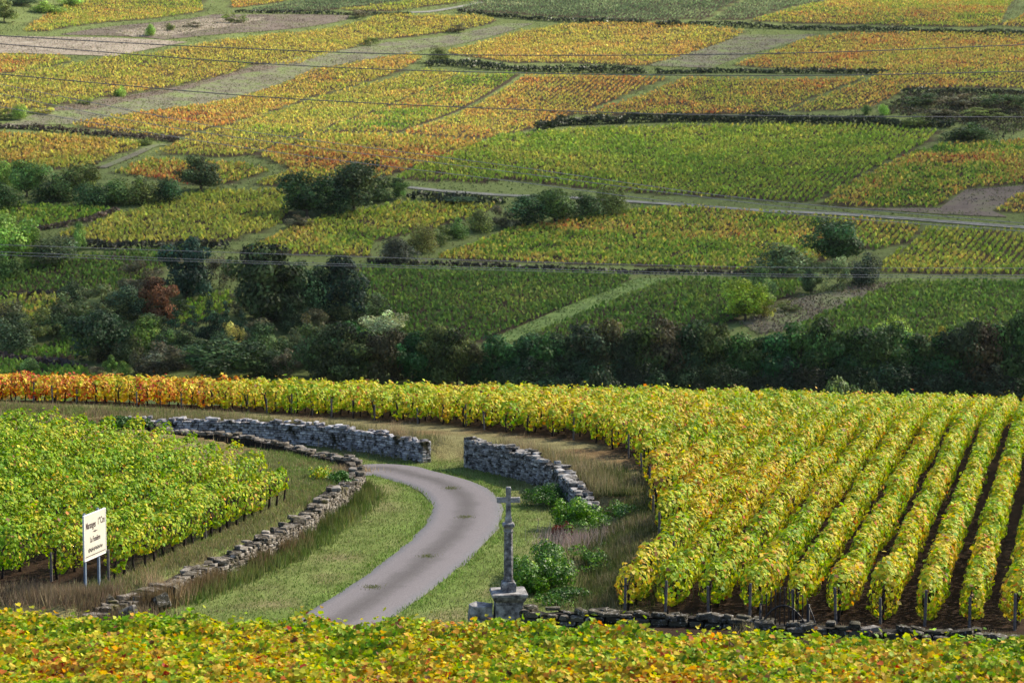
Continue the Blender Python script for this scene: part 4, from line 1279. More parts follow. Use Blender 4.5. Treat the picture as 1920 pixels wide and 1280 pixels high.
for u, v in ((846, 918), (872, 972), (802, 1046), (700, 1104)):
    x, y = on_low(u, v)
    r = np.random.default_rng(u)
    q = r.normal(0, 1, (220, 2)) * np.array([0.13, 0.16])
    c = jitter_col(np.tile(np.array([0.13, 0.15, 0.05]), (220, 1)), r, 0.3)
    V, F, C = blades(np.column_stack([x + q[:, 0], y + q[:, 1], low_rel(y + q[:, 1]) + CAMZ + 0.05]), 0.045 * r.uniform(0.5, 1.3, 220), np.full(220, 0.02), c, 1.0, r)
    tag(np_obj('grass_patch', V, F, C, M['grass']), 'small grass patch in the middle of the lane, %s from the bend' % ordinal({846: 1, 872: 2, 802: 3, 700: 4}[u]), 'grass', kind='stuff')
scatter_grass('dry_grass', 'tan and green grass verge below the red vines at the left edge', [(-25, 87.6), (-20, 86.4), (-15, 84.8), (-11, 83.2)], 14000, 0.22, 0.026, VERGE[:2] + STRAW[:2], 0.7, 140, lambda x, y: ~pip(x, y, LOWZONE), spread=1.0)
# straw tussocks
for u, v, lev, n, hh, lab in ((312, 1122, -12.1, 900, 0.55, 'pale straw tussock against the near end of the roadside wall'), (740, 806, -11.6, 260, 0.55, 'pale fountain of dry grass on top of the back wall near its right end'),
                      (655, 884, -11.85, 700, 0.22, 'flattened straw tussock on the wall corner at the bend'), (1075, 1000, -12.1, 1100, 0.40, 'grey-pink dead grass clump between the two green bushes')):
    x, y = at_level(u, v, lev)
    r = np.random.default_rng(int(u))
    q = r.normal(0, 1, (n, 2)) * np.array([0.24 if hh > 0.3 else 0.4, 0.22])
    if hh == 0.40: q = r.normal(0, 1, (n, 2)) * np.array([0.5, 0.7])
    X, Y = x + q[:, 0], y + q[:, 1]
    zb = (np.full(n, lev + CAMZ) if hh == 0.22 else Hz(X, Y))
    c = jitter_col(np.tile(np.array([0.38, 0.29, 0.18]) if hh != 0.40 else np.array([0.33, 0.27, 0.25]), (n, 1)), r, 0.25)
    V, F, C = blades(np.stack([X, Y, zb], 1), hh * r.uniform(0.5, 1.3, n), np.full(n, 0.016), c, 0.7, r)
    tag(np_obj('grass_tussock', V, F, C, M['grass']), lab, 'grass', kind='stuff')

# ------------------------------------------------------------------ near bushes
def lump_points(n, lobes, r):
    """points on the surfaces of overlapping ellipsoid lobes (cx,cy,cz,rx,ry,rz), with outward normals"""
    w = np.array([l[3] * l[4] + l[4] * l[5] + l[3] * l[5] for l in lobes]); w /= w.sum()
    i = r.choice(len(lobes), n, p=w)
    d = unit(r.normal(0, 1, (n, 3)))
    Lb = np.array(lobes)[i]
    rad = np.where(r.random(n) < 0.25, r.uniform(0.5, 0.9, n), r.uniform(0.88, 1.1, n))
    P = Lb[:, :3] + d * Lb[:, 3:] * rad[:, None]
    nrm = unit(d / Lb[:, 3:])
    global LOBE_I
    LOBE_I = i
    return P, nrm, rad

def near_bush(name, label, u, v, lev, size, n, leaf, bias, spread, seed, cat='bush', extra=None):
    x, y = at_level(u, v, lev)
    r = np.random.default_rng(seed)
    sx, sy, sz = size
    lobes = []
    for i in range(26):
        a = r.uniform(0, 6.28); q = r.uniform(0, 0.82)
        lobes.append((sx * q * math.cos(a), sy * q * math.sin(a), sz * r.uniform(0.15, 0.62) * (1.1 - 0.5 * q), sx * r.uniform(0.12, 0.34), sy * r.uniform(0.12, 0.34), sz * r.uniform(0.12, 0.34)))
    P, nrm, rad = lump_points(n, lobes, r)
    k = P[:, 2] > 0; P, nrm = P[k], nrm[k]
    gz = hz(x, y)
    root = empty(name, (x, y, gz))
    tag(root, label, cat)
    cl = fbm(P[:, 0] / 0.3 + seed, P[:, 1] / 0.3 + P[:, 2] * 3, seed)
    c = jitter_col(ramp(bias + spread * (cl - 0.5) * 3 + r.normal(0, spread * 0.5, len(P))), r, 0.25)
    if bias >= 1.0: c = c * 0.3
    V, F, C = leaves(P, nrm + r.normal(0, 0.4, P.shape), leaf * r.uniform(0.6, 1.3, len(P)), c, T_KITE, 0.5, r)
    o = bpy.data.objects.new('foliage', np_mesh('foliage', V, F, C, M['shrub_leaf'])); link(o, root)
    tb = []
    for i in range(7):
        l = lobes[i]
        tb.append(([(0, 0, -0.1), (l[0] * 0.4, l[1] * 0.4, l[2] * 0.6), (l[0], l[1], l[2])], [0.03, 0.02, 0.01]))
    link(bpy.data.objects.new('branches', tubes_mesh('branches', tb, M['bark'], 5)), root)
    return root
near_bush('bush', 'rounded leafy green bush at the tumbled end of the grey wall', 1082, 988, -12.2, (1.0, 1.5, 1.15), 6500, 0.066, 0.29, 0.12, 61)
near_bush('bush', 'dark green mound of shrubs directly behind the cross shaft', 1020, 1072, -12.1, (1.05, 2.9, 1.15), 11000, 0.064, 0.17, 0.18, 62)
near_bush('bush', 'bright green low bush beside the foot of the cross', 992, 1100, -12.1, (0.62, 0.8, 0.68), 3600, 0.06, 0.27, 0.10, 63)
near_bush('bush', 'low dark bramble at the foot of the grey wall', 1035, 944, -12.4, (1.15, 1.3, 0.75), 4200, 0.055, 0.13, 0.12, 64)
near_bush('bush', 'sprawling dark bramble on the bank beside the first slope vines', 1170, 965, -12.0, (1.0, 2.4, 0.42), 4200, 0.06, 0.16, 0.16, 71)
near_bush('bush', 'low olive weeds on the bank right of the dead grass clump', 1125, 1040, -12.0, (0.9, 2.2, 0.36), 3600, 0.055, 0.20, 0.2, 72)
near_bush('bush', 'low dark weeds between the cross and the first slope vine', 1060, 1118, -12.1, (0.9, 1.0, 0.40), 2800, 0.055, 0.14, 0.14, 73)
near_bush('bush', 'dark red leafed shrub between the two green bushes', 1062, 1000, -12.2, (0.45, 0.5, 0.55), 1100, 0.07, 1.0, 0.08, 65)
near_bush('bush', 'thin brown scrub behind the far end of the green vine field', 600, 900, -11.9, (0.5, 0.8, 0.5), 900, 0.06, 0.45, 0.25, 66)
near_bush('bush', 'dark bramble mound on the left end of the back wall', 225, 790, -11.6, (1.6, 0.8, 0.5), 2600, 0.08, 0.10, 0.08, 67)
near_bush('bush', 'dark ivy clump overhanging the roadside wall near the bend', 640, 930, -12.3, (0.5, 0.8, 0.6), 1800, 0.07, 0.14, 0.08, 68)

# ------------------------------------------------------------------ far hill: vineyards
def build_plot(p, idx):
    poly = p['poly']
    r = np.random.default_rng(500 + idx)
    d = np.array(p['d'][1]) - np.array(p['d'][0]); d /= np.linalg.norm(d)
    n = np.array([-d[1], d[0]])
    A = np.array(poly)
    c0 = A.mean(0)
    s = (A - c0) @ d; t = (A - c0) @ n
    dist = c0[1]
    striped = p['key'].startswith('rows') or p['key'] in ('lit_tip', 'low_tip', 'yg_right')
    sp = 1.4 if striped else (1.45 if dist < 480 else 1.55)
    lat = 0.08 if striped else 0.11
    step = 0.95 if dist < 560 else 1.1
    tt = np.arange(t.min(), t.max(), sp)
    ss = np.arange(s.min(), s.max(), step)
    T, S = np.meshgrid(tt, ss)
    T = T.ravel(); S = S.ravel() + r.uniform(-0.25, 0.25, len(T))
    x = c0[0] + S * d[0] + T * n[0]; y = c0[1] + S * d[1] + T * n[1]
    k = pip(x, y, poly) & (np.abs(x) < 0.262 * y) & (r.random(len(x)) > 0.02)
    x, y = x[k], y[k]
    m = len(x)
    q = 5 if dist < 560 else 4
    big = fbm(x / 16, y / 16, 61 + idx); sml = fbm(x / 3.2, y / 3.2, 71 + idx)
    vig = 0.62 + 0.75 * vnoise(x / 4, y / 4, 81 + idx) * (0.55 + 0.45 * r.random(m))          # vigour: some vines are bigger
    if not striped: vig = vig * np.where(vnoise(x / 2.2, y / 2.2, 91 + idx) < 0.16, 0.35, 1.0)
    tb = p['bias'] + p['spread'] * ((big - 0.5) * 2.3 + (sml - 0.5) * 1.6)
    acc_t = np.repeat(tb, q) + r.normal(0, p['spread'] * 0.45, m * q)
    X = np.repeat(x, q) + r.normal(0, lat, m * q) + d[0] * r.uniform(-.4, .4, m * q)
    Y = np.repeat(y, q) + r.normal(0, lat, m * q) + d[1] * r.uniform(-.4, .4, m * q)
    vg = np.repeat(vig, q)
    h = r.uniform(0.35, 1.05, m * q) * vg
    Z = Hz(X, Y) + h
    nrm = np.stack([r.normal(0, 0.8, m * q), r.normal(0, 0.8, m * q) - 0.35, r.uniform(0.0, 0.8, m * q)], 1)
    c = ramp(acc_t)
    lum = c.mean(1, keepdims=True)
    c = jitter_col((c * 0.80 + lum * 0.20) * 0.95, r, 0.24)
    if p['key'].startswith('rows'): c = c * np.array([0.78, 0.76, 1.0])  # valley shade put into the vine colour, darker and bluer
    if p['key'].startswith('grn_top'): c = c * 0.55 + c.mean(1, keepdims=True) * 0.55
    sz = (0.76 if striped else 0.80) * r.uniform(0.6, 1.25, m * q) * (vg ** 0.5) * (1.0 if q == 4 else 1.18)
    V, F, C = leaves(np.stack([X, Y, Z], 1), nrm, sz, c, T_FLECK, 2.2, r)
    root = empty('vineyard_plot', (c0[0], c0[1], hz(*c0)))
    tag(root, p['label'], 'vineyard', 'vineyard plots on the far hillside')
    o = np_obj('vines', V, F, C, M['far_leaf'], root)
    tag(o, kind='stuff')
    return len(F)
tot = 0
for i, p in enumerate(VP):
    tot += build_plot(p, i)
print('far vine quads', tot)

def hill_growth():
    r = np.random.default_rng(77)
    n = 190000
    y = 345 + (900 - 345) * r.random(n) ** 0.8
    x = r.uniform(-1, 1, n) * 0.26 * y
    k = np.ones(n, bool)
    for p in VP: k &= ~pip(x, y, p['poly'])
    lane = [on_hill(*q) for q in ((905, 643), (1192, 523), (1258, 523), (1010, 624), (915, 655))]
    k &= ~pip(x, y, lane)
    tr = catmull([on_hill(*q) for q in ((765, 352), (830, 359), (960, 368), (1060, 371), (1170, 378), (1300, 387), (1450, 397), (1700, 411), (1960, 430))], 4)
    k &= dist_poly(x, y, [tuple(q) for q in tr]) > 1.5
    cl = fbm(x / 9, y / 9, 123)
    k &= (cl + r.normal(0, 0.12, n)) > 0.47
    x, y, cl = x[k], y[k], cl[k]
    n = len(x)
    cols = np.array([(0.07, 0.10, 0.03), (0.10, 0.14, 0.045), (0.15, 0.16, 0.065), (0.20, 0.165, 0.10)])
    t = np.clip(fbm(x / 14, y / 14, 321) * 1.3 - 0.15 + r.normal(0, 0.2, n), 0, 1)
    c = jitter_col(np.stack([np.interp(t, np.linspace(0, 1, 4), cols[:, i]) for i in range(3)], 1), r, 0.25)
    P = np.stack([x, y, Hz(x, y) + 0.12], 1)
    nrm = np.stack([r.normal(0, .7, n), r.normal(-.3, .7, n), r.uniform(0, 1, n)], 1)
    V, F, C = leaves(P, nrm, r.uniform(0.25, 0.75, n), c, T_FLECK, 2.0, r)
    tag(np_obj('rough_grass', V, F, C, M['grass']), 'rough grass and weeds on the open strips of the far hillside', 'grass', kind='stuff')
hill_growth()

# bare plots and tracks draped on the hill
def drape(name, label, poly_px, mat, lift, step=5.0, pix=True):
    poly = [on_hill(*q) for q in poly_px] if pix else poly_px
    # refine the outline
    out = []
    for i in range(len(poly)):
        a = np.array(poly[i]); b = np.array(poly[(i + 1) % len(poly)])
        m = max(1, int(np.linalg.norm(b - a) / step))
        for j in range(m): out.append(a + (b - a) * j / m)
    nb = len(out)
    A = np.array(poly)
    gx = np.arange(A[:, 0].min(), A[:, 0].max(), step); gy = np.arange(A[:, 1].min(), A[:, 1].max(), step)
    GX, GY = np.meshgrid(gx, gy); GX = GX.ravel(); GY = GY.ravel()
    k = pip(GX, GY, poly) & (dist_poly(GX, GY, poly, True) > step * 0.4)
    pts = [Vector((float(q[0]), float(q[1]))) for q in out] + [Vector((float(a), float(b))) for a, b in zip(GX[k], GY[k])]
    edges = [(i, (i + 1) % nb) for i in range(nb)]
    v, e, f, *_ = delaunay_2d_cdt(pts, edges, [], 1, 1e-4)
    xy = np.array([(q.x, q.y) for q in v])
    z = Hz(xy[:, 0], xy[:, 1]) + lift
    me = poly_mesh(name, np.column_stack([xy, z]), [tuple(q) for q in f], M[mat])
    o = link(bpy.data.objects.new(name, me))
    tag(o, label, 'field' if 'track' not in name else 'track', kind='structure')
    return o
def growth(label, poly_px, dens, h, cols, seed, size=(0.25, 0.6)):
    poly = [on_hill(*q) for q in poly_px]
    A = np.array(poly)
    r = np.random.default_rng(seed)
    area = abs(0.5 * sum(poly[i][0] * poly[(i + 1) % len(poly)][1] - poly[(i + 1) % len(poly)][0] * poly[i][1] for i in range(len(poly))))
    bb = (A[:, 0].max() - A[:, 0].min()) * (A[:, 1].max() - A[:, 1].min())
    n = int(min(26000, dens * area) * bb / area)
    x = r.uniform(A[:, 0].min(), A[:, 0].max(), n); y = r.uniform(A[:, 1].min(), A[:, 1].max(), n)
    k = pip(x, y, poly) & (np.abs(x) < 0.262 * y); x, y = x[k], y[k]; n = len(x)
    cols = np.array(cols)
    cl = fbm(x / 7, y / 3.0, seed)
    k = cl + r.normal(0, 0.15, n) > 0.40; x, y, cl = x[k], y[k], cl[k]; n = len(x)
    t = np.clip((fbm(x / 10, y / 5, seed + 5) - 0.5) * 2.2 + 0.5 + r.normal(0, 0.2, n), 0, 1)
    c = jitter_col(np.stack([np.interp(t, np.linspace(0, 1, len(cols)), cols[:, i]) for i in range(3)], 1), r, 0.25)
    nrm = np.stack([r.normal(0, .7, n), r.normal(-.3, .7, n), r.uniform(0.1, 1, n)], 1)
    P = np.stack([x, y, Hz(x, y) + 0.14 + h * r.random(n) * (0.4 + cl)], 1)
    V, F, C = leaves(P, nrm, r.uniform(size[0], size[1], n), c, T_FLECK, 1.6, r)
    tag(np_obj('rough_grass', V, F, C, M['grass']), label, 'grass', kind='stuff')
BROWNS = [(0.085, 0.064, 0.05), (0.14, 0.11, 0.08), (0.13, 0.145, 0.06)]
growth('pale dead grass on the straw meadow at the left edge', [(-45, 66), (0, 68), (260, 74), (352, 80), (212, 107), (110, 103), (-45, 100)], 2.2, 0.3, [(0.15, 0.12, 0.09), (0.30, 0.25, 0.20), (0.45, 0.40, 0.34)], 1)
growth('pale dead grass and weeds on the straw strip near the top left', [(215, 62), (380, 36), (500, 34), (420, 52), (320, 68), (250, 70)], 2.5, 0.4, [(0.12, 0.13, 0.05), (0.25, 0.21, 0.15), (0.40, 0.35, 0.28)], 2)
growth('sparse weeds on the long fallow band of the left slope', [(0, 236), (30, 226), (165, 193), (480, 126), (725, 80), (950, 45), (1000, 45), (800, 94), (600, 129), (390, 195), (210, 220), (130, 234)], 1.6, 0.15, [(0.11, 0.10, 0.07), (0.15, 0.16, 0.08), (0.19, 0.22, 0.075)], 3)
growth('brown scrub on the strip below the yellow plot', [(60, 212), (165, 192), (480, 124), (535, 125), (440, 142), (270, 184), (180, 206)], 3.0, 0.7, [(0.07, 0.06, 0.035), (0.17, 0.13, 0.085), (0.26, 0.21, 0.14)], 4)
growth('sparse weeds on the fallow plot between the orange and rose plots', [(1212, 124), (1392, 66), (1532, 65), (1398, 104), (1335, 128)], 2.0, 0.15, BROWNS, 5)
growth('pinkish dead weeds on the strip beside the small lit trees', [(1385, 608), (1500, 556), (1600, 534), (1710, 531), (1480, 622), (1420, 632)], 7.0, 0.6, [(0.05, 0.055, 0.025), (0.11, 0.085, 0.065), (0.20, 0.16, 0.13), (0.12, 0.13, 0.05)], 6)
growth('dark brush covering the overgrown plot at the right edge', [(1640, 212), (1705, 178), (1970, 178), (1970, 222), (1880, 262), (1790, 232)], 4.5, 1.0, [(0.025, 0.032, 0.016), (0.055, 0.05, 0.03), (0.09, 0.08, 0.045), (0.06, 0.075, 0.03)], 7, (0.5, 1.1))
growth('sparse clods and weeds on the bare patch at the right edge', [(1600, 392), (1762, 391), (1812, 356), (1960, 346), (1860, 396), (1890, 408), (1760, 402)], 2.0, 0.1, [(0.06, 0.05, 0.042), (0.11, 0.09, 0.08), (0.13, 0.14, 0.06)], 8)
growth('dry weeds on the bare soil strip near the top left', [(112, 66), (400, 28), (655, 30), (650, 38), (360, 70), (310, 75), (260, 70)], 1.2, 0.15, BROWNS, 9)
growth('thick grass of the bright diagonal lane', [(905, 643), (1192, 523), (1258, 523), (1010, 624), (915, 655)], 6.0, 0.1, [(0.10, 0.15, 0.04), (0.14, 0.21, 0.055), (0.19, 0.25, 0.08)], 10)
drape('fallow_field', 'grey-brown bare soil strip near the top left', [(112, 66), (400, 28), (655, 30), (650, 38), (360, 70), (310, 75), (260, 70)], 'bare', 0.14)
drape('dry_meadow', 'pale straw meadow at the left edge near the top', [(-45, 66), (0, 68), (260, 74), (352, 80), (212, 107), (110, 103), (-45, 100)], 'dry', 0.18)
drape('dry_meadow', 'pale straw strip between the bare soil bands near the top left', [(215, 62), (380, 36), (500, 34), (420, 52), (320, 68), (250, 70)], 'dry', 0.20)
drape('fallow_field', 'long grey-green fallow band sweeping down the left slope', [(0, 236), (30, 226), (165, 193), (480, 126), (725, 80), (950, 45), (1000, 45), (800, 94), (600, 129), (390, 195), (210, 220), (130, 234)], 'stubble', 0.14)
drape('fallow_field', 'brown scrubby strip below the yellow plot on the left slope', [(60, 212), (165, 192), (480, 124), (535, 125), (440, 142), (270, 184), (180, 206)], 'bare', 0.18)
drape('fallow_field', 'grassy fallow plot between the orange plot and the rose plot', [(1212, 124), (1392, 66), (1532, 65), (1398, 104), (1335, 128)], 'stubble', 0.14)
drape('fallow_field', 'bare brown soil patch at the right edge below the green and red plot', [(1600, 392), (1762, 391), (1812, 356), (1960, 346), (1860, 396), (1890, 408), (1760, 402)], 'bare', 0.14)
drape('weedy_field', 'rough pinkish weedy strip beside the small lit trees', [(1392, 606), (1500, 560), (1600, 536), (1700, 533), (1480, 618), (1420, 626)], 'stubble', 0.14)
drape('grass_lane', 'bright grass lane running diagonally between the dark striped plots', [(905, 643), (1192, 523), (1258, 523), (1010, 624), (915, 655)], 'lane' if 'lane' in M else 'stubble', 0.14)
def track(name, label, px, w, mat, lift=0.2):
    pts = catmull([on_hill(*q) for q in px], 10)
    d = np.gradient(pts, axis=0); t = d / np.linalg.norm(d, axis=1, keepdims=True); n = np.stack([-t[:, 1], t[:, 0]], 1)
    poly = [tuple(q) for q in pts + n * w / 2] + [tuple(q) for q in (pts - n * w / 2)[::-1]]
    V = []; F = []
    K = 5
    for k in range(K):
        P = pts + n * w * (k / (K - 1) - 0.5)
        V.append(np.column_stack([P, Hz(P[:, 0], P[:, 1]) + lift]))
    m = len(pts)
    i = np.arange(m - 1)[None, :] + m * np.arange(K - 1)[:, None]
    F = np.stack([i, i + 1, i + 1 + m, i + m], -1).reshape(-1, 4)[:, ::-1]
    o = link(bpy.data.objects.new(name, np_mesh(name, np.concatenate(V), F, None, M[mat], True)))
    tag(o, label, 'track', kind='structure')
track('farm_track', 'pale chalk farm track crossing the hillside below the big green plot', [(765, 352), (830, 359), (960, 368), (1060, 371), (1170, 378), (1300, 387), (1450, 397), (1700, 411), (1960, 430)], 2.2, 'path')
track('farm_track', 'pale track end at the top edge among the left plots', [(770, 24), (810, 22), (870, 12), (905, 5)], 3.0, 'path')
track('farm_track', 'grassy pale track looping around the small plot on the left', [(190, 316), (250, 292), (285, 276), (310, 272)], 2.5, 'stubble')

# ------------------------------------------------------------------ trees and shrubs in the valley
def crown_mesh(kind, seed, n):
    """crown about 1 high (z 0..1), half width about 0.5 ; returns mesh"""
    r = np.random.default_rng(seed)
    lobes = []
    if kind == 'round':
        for i in range(22):
            a = r.uniform(0, 6.28); q = r.uniform(0.05, 0.36); z = r.uniform(0.24, 0.86)
            q *= 1.15 - 0.9 * abs(z - 0.48)
            s = r.uniform(0.10, 0.19)
            lobes.append((q * math.cos(a), q * math.sin(a), z, s, s, s * 0.8))
        lobes.append((0, 0, 0.5, 0.3, 0.3, 0.3))
    elif kind == 'tall':
        for i in range(24):
            a = r.uniform(0, 6.28); z = r.uniform(0.14, 0.93)
            q = r.uniform(0.06, 0.36) * math.sin(math.pi * (0.18 + 0.78 * z))
            s = r.uniform(0.07, 0.15)
            lobes.append((q * math.cos(a), q * math.sin(a), z, s, s, s * 1.0))
        lobes.append((0, 0, 0.5, 0.2, 0.2, 0.36))
    elif kind == 'conifer':
        for i in range(34):
            z = r.uniform(0.05, 0.96); a = r.uniform(0, 6.28); q = 0.30 * (1 - z) * r.uniform(0.5, 1.1)
            s = 0.035 + 0.09 * (1 - z)
            lobes.append((q * math.cos(a), q * math.sin(a), z, s * 1.2, s * 1.2, s * 0.7))
    elif kind == 'bush':
        for i in range(18):
            a = r.uniform(0, 6.28); q = r.uniform(0.0, 0.38); z = r.uniform(0.10, 0.72) * (1.1 - q)
            s = r.uniform(0.11, 0.2)
            lobes.append((q * math.cos(a), q * math.sin(a), z, s, s, s * 1.15))
        lobes.append((0, 0, 0.3, 0.32, 0.32, 0.3))
    elif kind == 'loose':
        for i in range(26):
            a = r.uniform(0, 6.28); q = r.uniform(0.05, 0.42); z = r.uniform(0.14, 0.9) * (1.12 - 0.5 * q)
            s = r.uniform(0.06, 0.12)
            lobes.append((q * math.cos(a), q * math.sin(a), z, s, s, s * 1.2))
    P, nrm, rad = lump_points(n, lobes, r)
    tone = np.exp(r.normal(0, 0.42, len(lobes)))[LOBE_I]; hue = r.normal(0, 0.05, len(lobes))[LOBE_I]
    k = (P[:, 2] > 0.0); P, nrm, tone, hue = P[k], nrm[k], tone[k], hue[k]
    m = len(P)
    sxy = 0.5 / np.percentile(np.hypot(P[:, 0], P[:, 1]), 95); sz_ = 1.0 / np.percentile(P[:, 2], 99.5)
    P = P * np.array([sxy, sxy, sz_])
    lobes = [(l[0] * sxy, l[1] * sxy, l[2] * sz_) + l[3:] for l in lobes]
    nrm = nrm + r.normal(0, 0.45, (m, 3)); nrm[:, 2] += 0.2
    v = np.exp(r.normal(0, 0.36, m)) * (0.75 + 0.5 * fbm(P[:, 0] * 5 + seed, P[:, 1] * 5 + P[:, 2] * 7, seed))
    v = v * tone
    c = np.stack([v * (1 + hue + r.normal(0, 0.10, m)), v, v * (1 - hue + r.normal(0, 0.08, m))], 1)
    ls = 0.043 if kind != 'loose' else 0.040
    V, F, C = leaves(P, nrm, ls * r.uniform(0.55, 1.35, m), c, T_KITE, 0.4, r)
    return np_mesh('crown', V, F, C, M['tree_leaf']), lobes

def trunk_mesh(kind, lobes, seed):
    r = random.Random(seed)
    top = {'round': 0.7, 'tall': 0.85, 'conifer': 0.97, 'bush': 0.35, 'loose': 0.6}[kind]
    r0 = {'round': 0.032, 'tall': 0.026, 'conifer': 0.02, 'bush': 0.016, 'loose': 0.014}[kind]
    pts = []; rad = []
    x = y = 0
    for i in range(7):
        f = i / 6
        pts.append((x, y, -0.04 + (top + 0.04) * f)); rad.append(r0 * (1.25 if i == 0 else 1 - 0.82 * f))
        x += r.uniform(-.012, .012); y += r.uniform(-.012, .012)
    tb = [(pts, rad)]
    for l in lobes[:9]:
        zs = max(0.08, l[2] * 0.55)
        f = min(0.95, zs / top)
        tb.append(([(0, 0, zs), (l[0] * 0.5, l[1] * 0.5, zs + (l[2] - zs) * 0.6), (l[0] * 0.95, l[1] * 0.95, l[2])], [r0 * (1 - 0.7 * f) * 0.7, r0 * 0.35, r0 * 0.12]))
    return tubes_mesh('trunk', tb, M['bark'], 6)

PROTO = {}
for kind, cnt, n in (('round', 4, 6000), ('tall', 4, 5800), ('conifer', 2, 3200), ('bush', 4, 4200), ('loose', 3, 2800)):
    PROTO[kind] = []
    for s in range(cnt):
        cm, lb = crown_mesh(kind, 900 + s * 7 + len(kind), n)
        PROTO[kind].append((cm, trunk_mesh(kind, lb, 300 + s)))
_tcount = 0
TB = 2.0
def tree(u, vb, w, h, kind, col, label, group=None, name=None, cat=None):
    """base pixel (u, vb), width and height in photograph pixels"""
    global _tcount
    x, y = on_hill(u, vb)
    sc = px_scale(y)
    W, H = 1.08 * w / sc, 1.06 * h / sc
    isbush = kind in ('bush', 'loose') and h < 75
    nm = name or ('bush' if isbush else 'tree')
    root = empty(nm, (x, y, hz(x, y) - 0.1))
    cm, tm = PROTO[kind][_tcount % len(PROTO[kind])]
    a = random.uniform(0, 6.28)
    for pn, me in (('trunk' if not isbush else 'branches', tm), ('crown' if not isbush else 'foliage', cm)):
        o = bpy.data.objects.new(pn, me); link(o, root)
        o.scale = (W * 1.02, W * random.uniform(0.9, 1.1), H)
        o.rotation_euler = (0, 0, a)
        j = random.uniform(0.88, 1.12)
        o.color = (min(1, col[0] * j * TB), min(1, col[1] * j * TB * random.uniform(1.06, 1.18)), min(1, col[2] * j * TB * 0.8), 1)
    tag(root, label, cat or nm, group)
    _tcount += 1

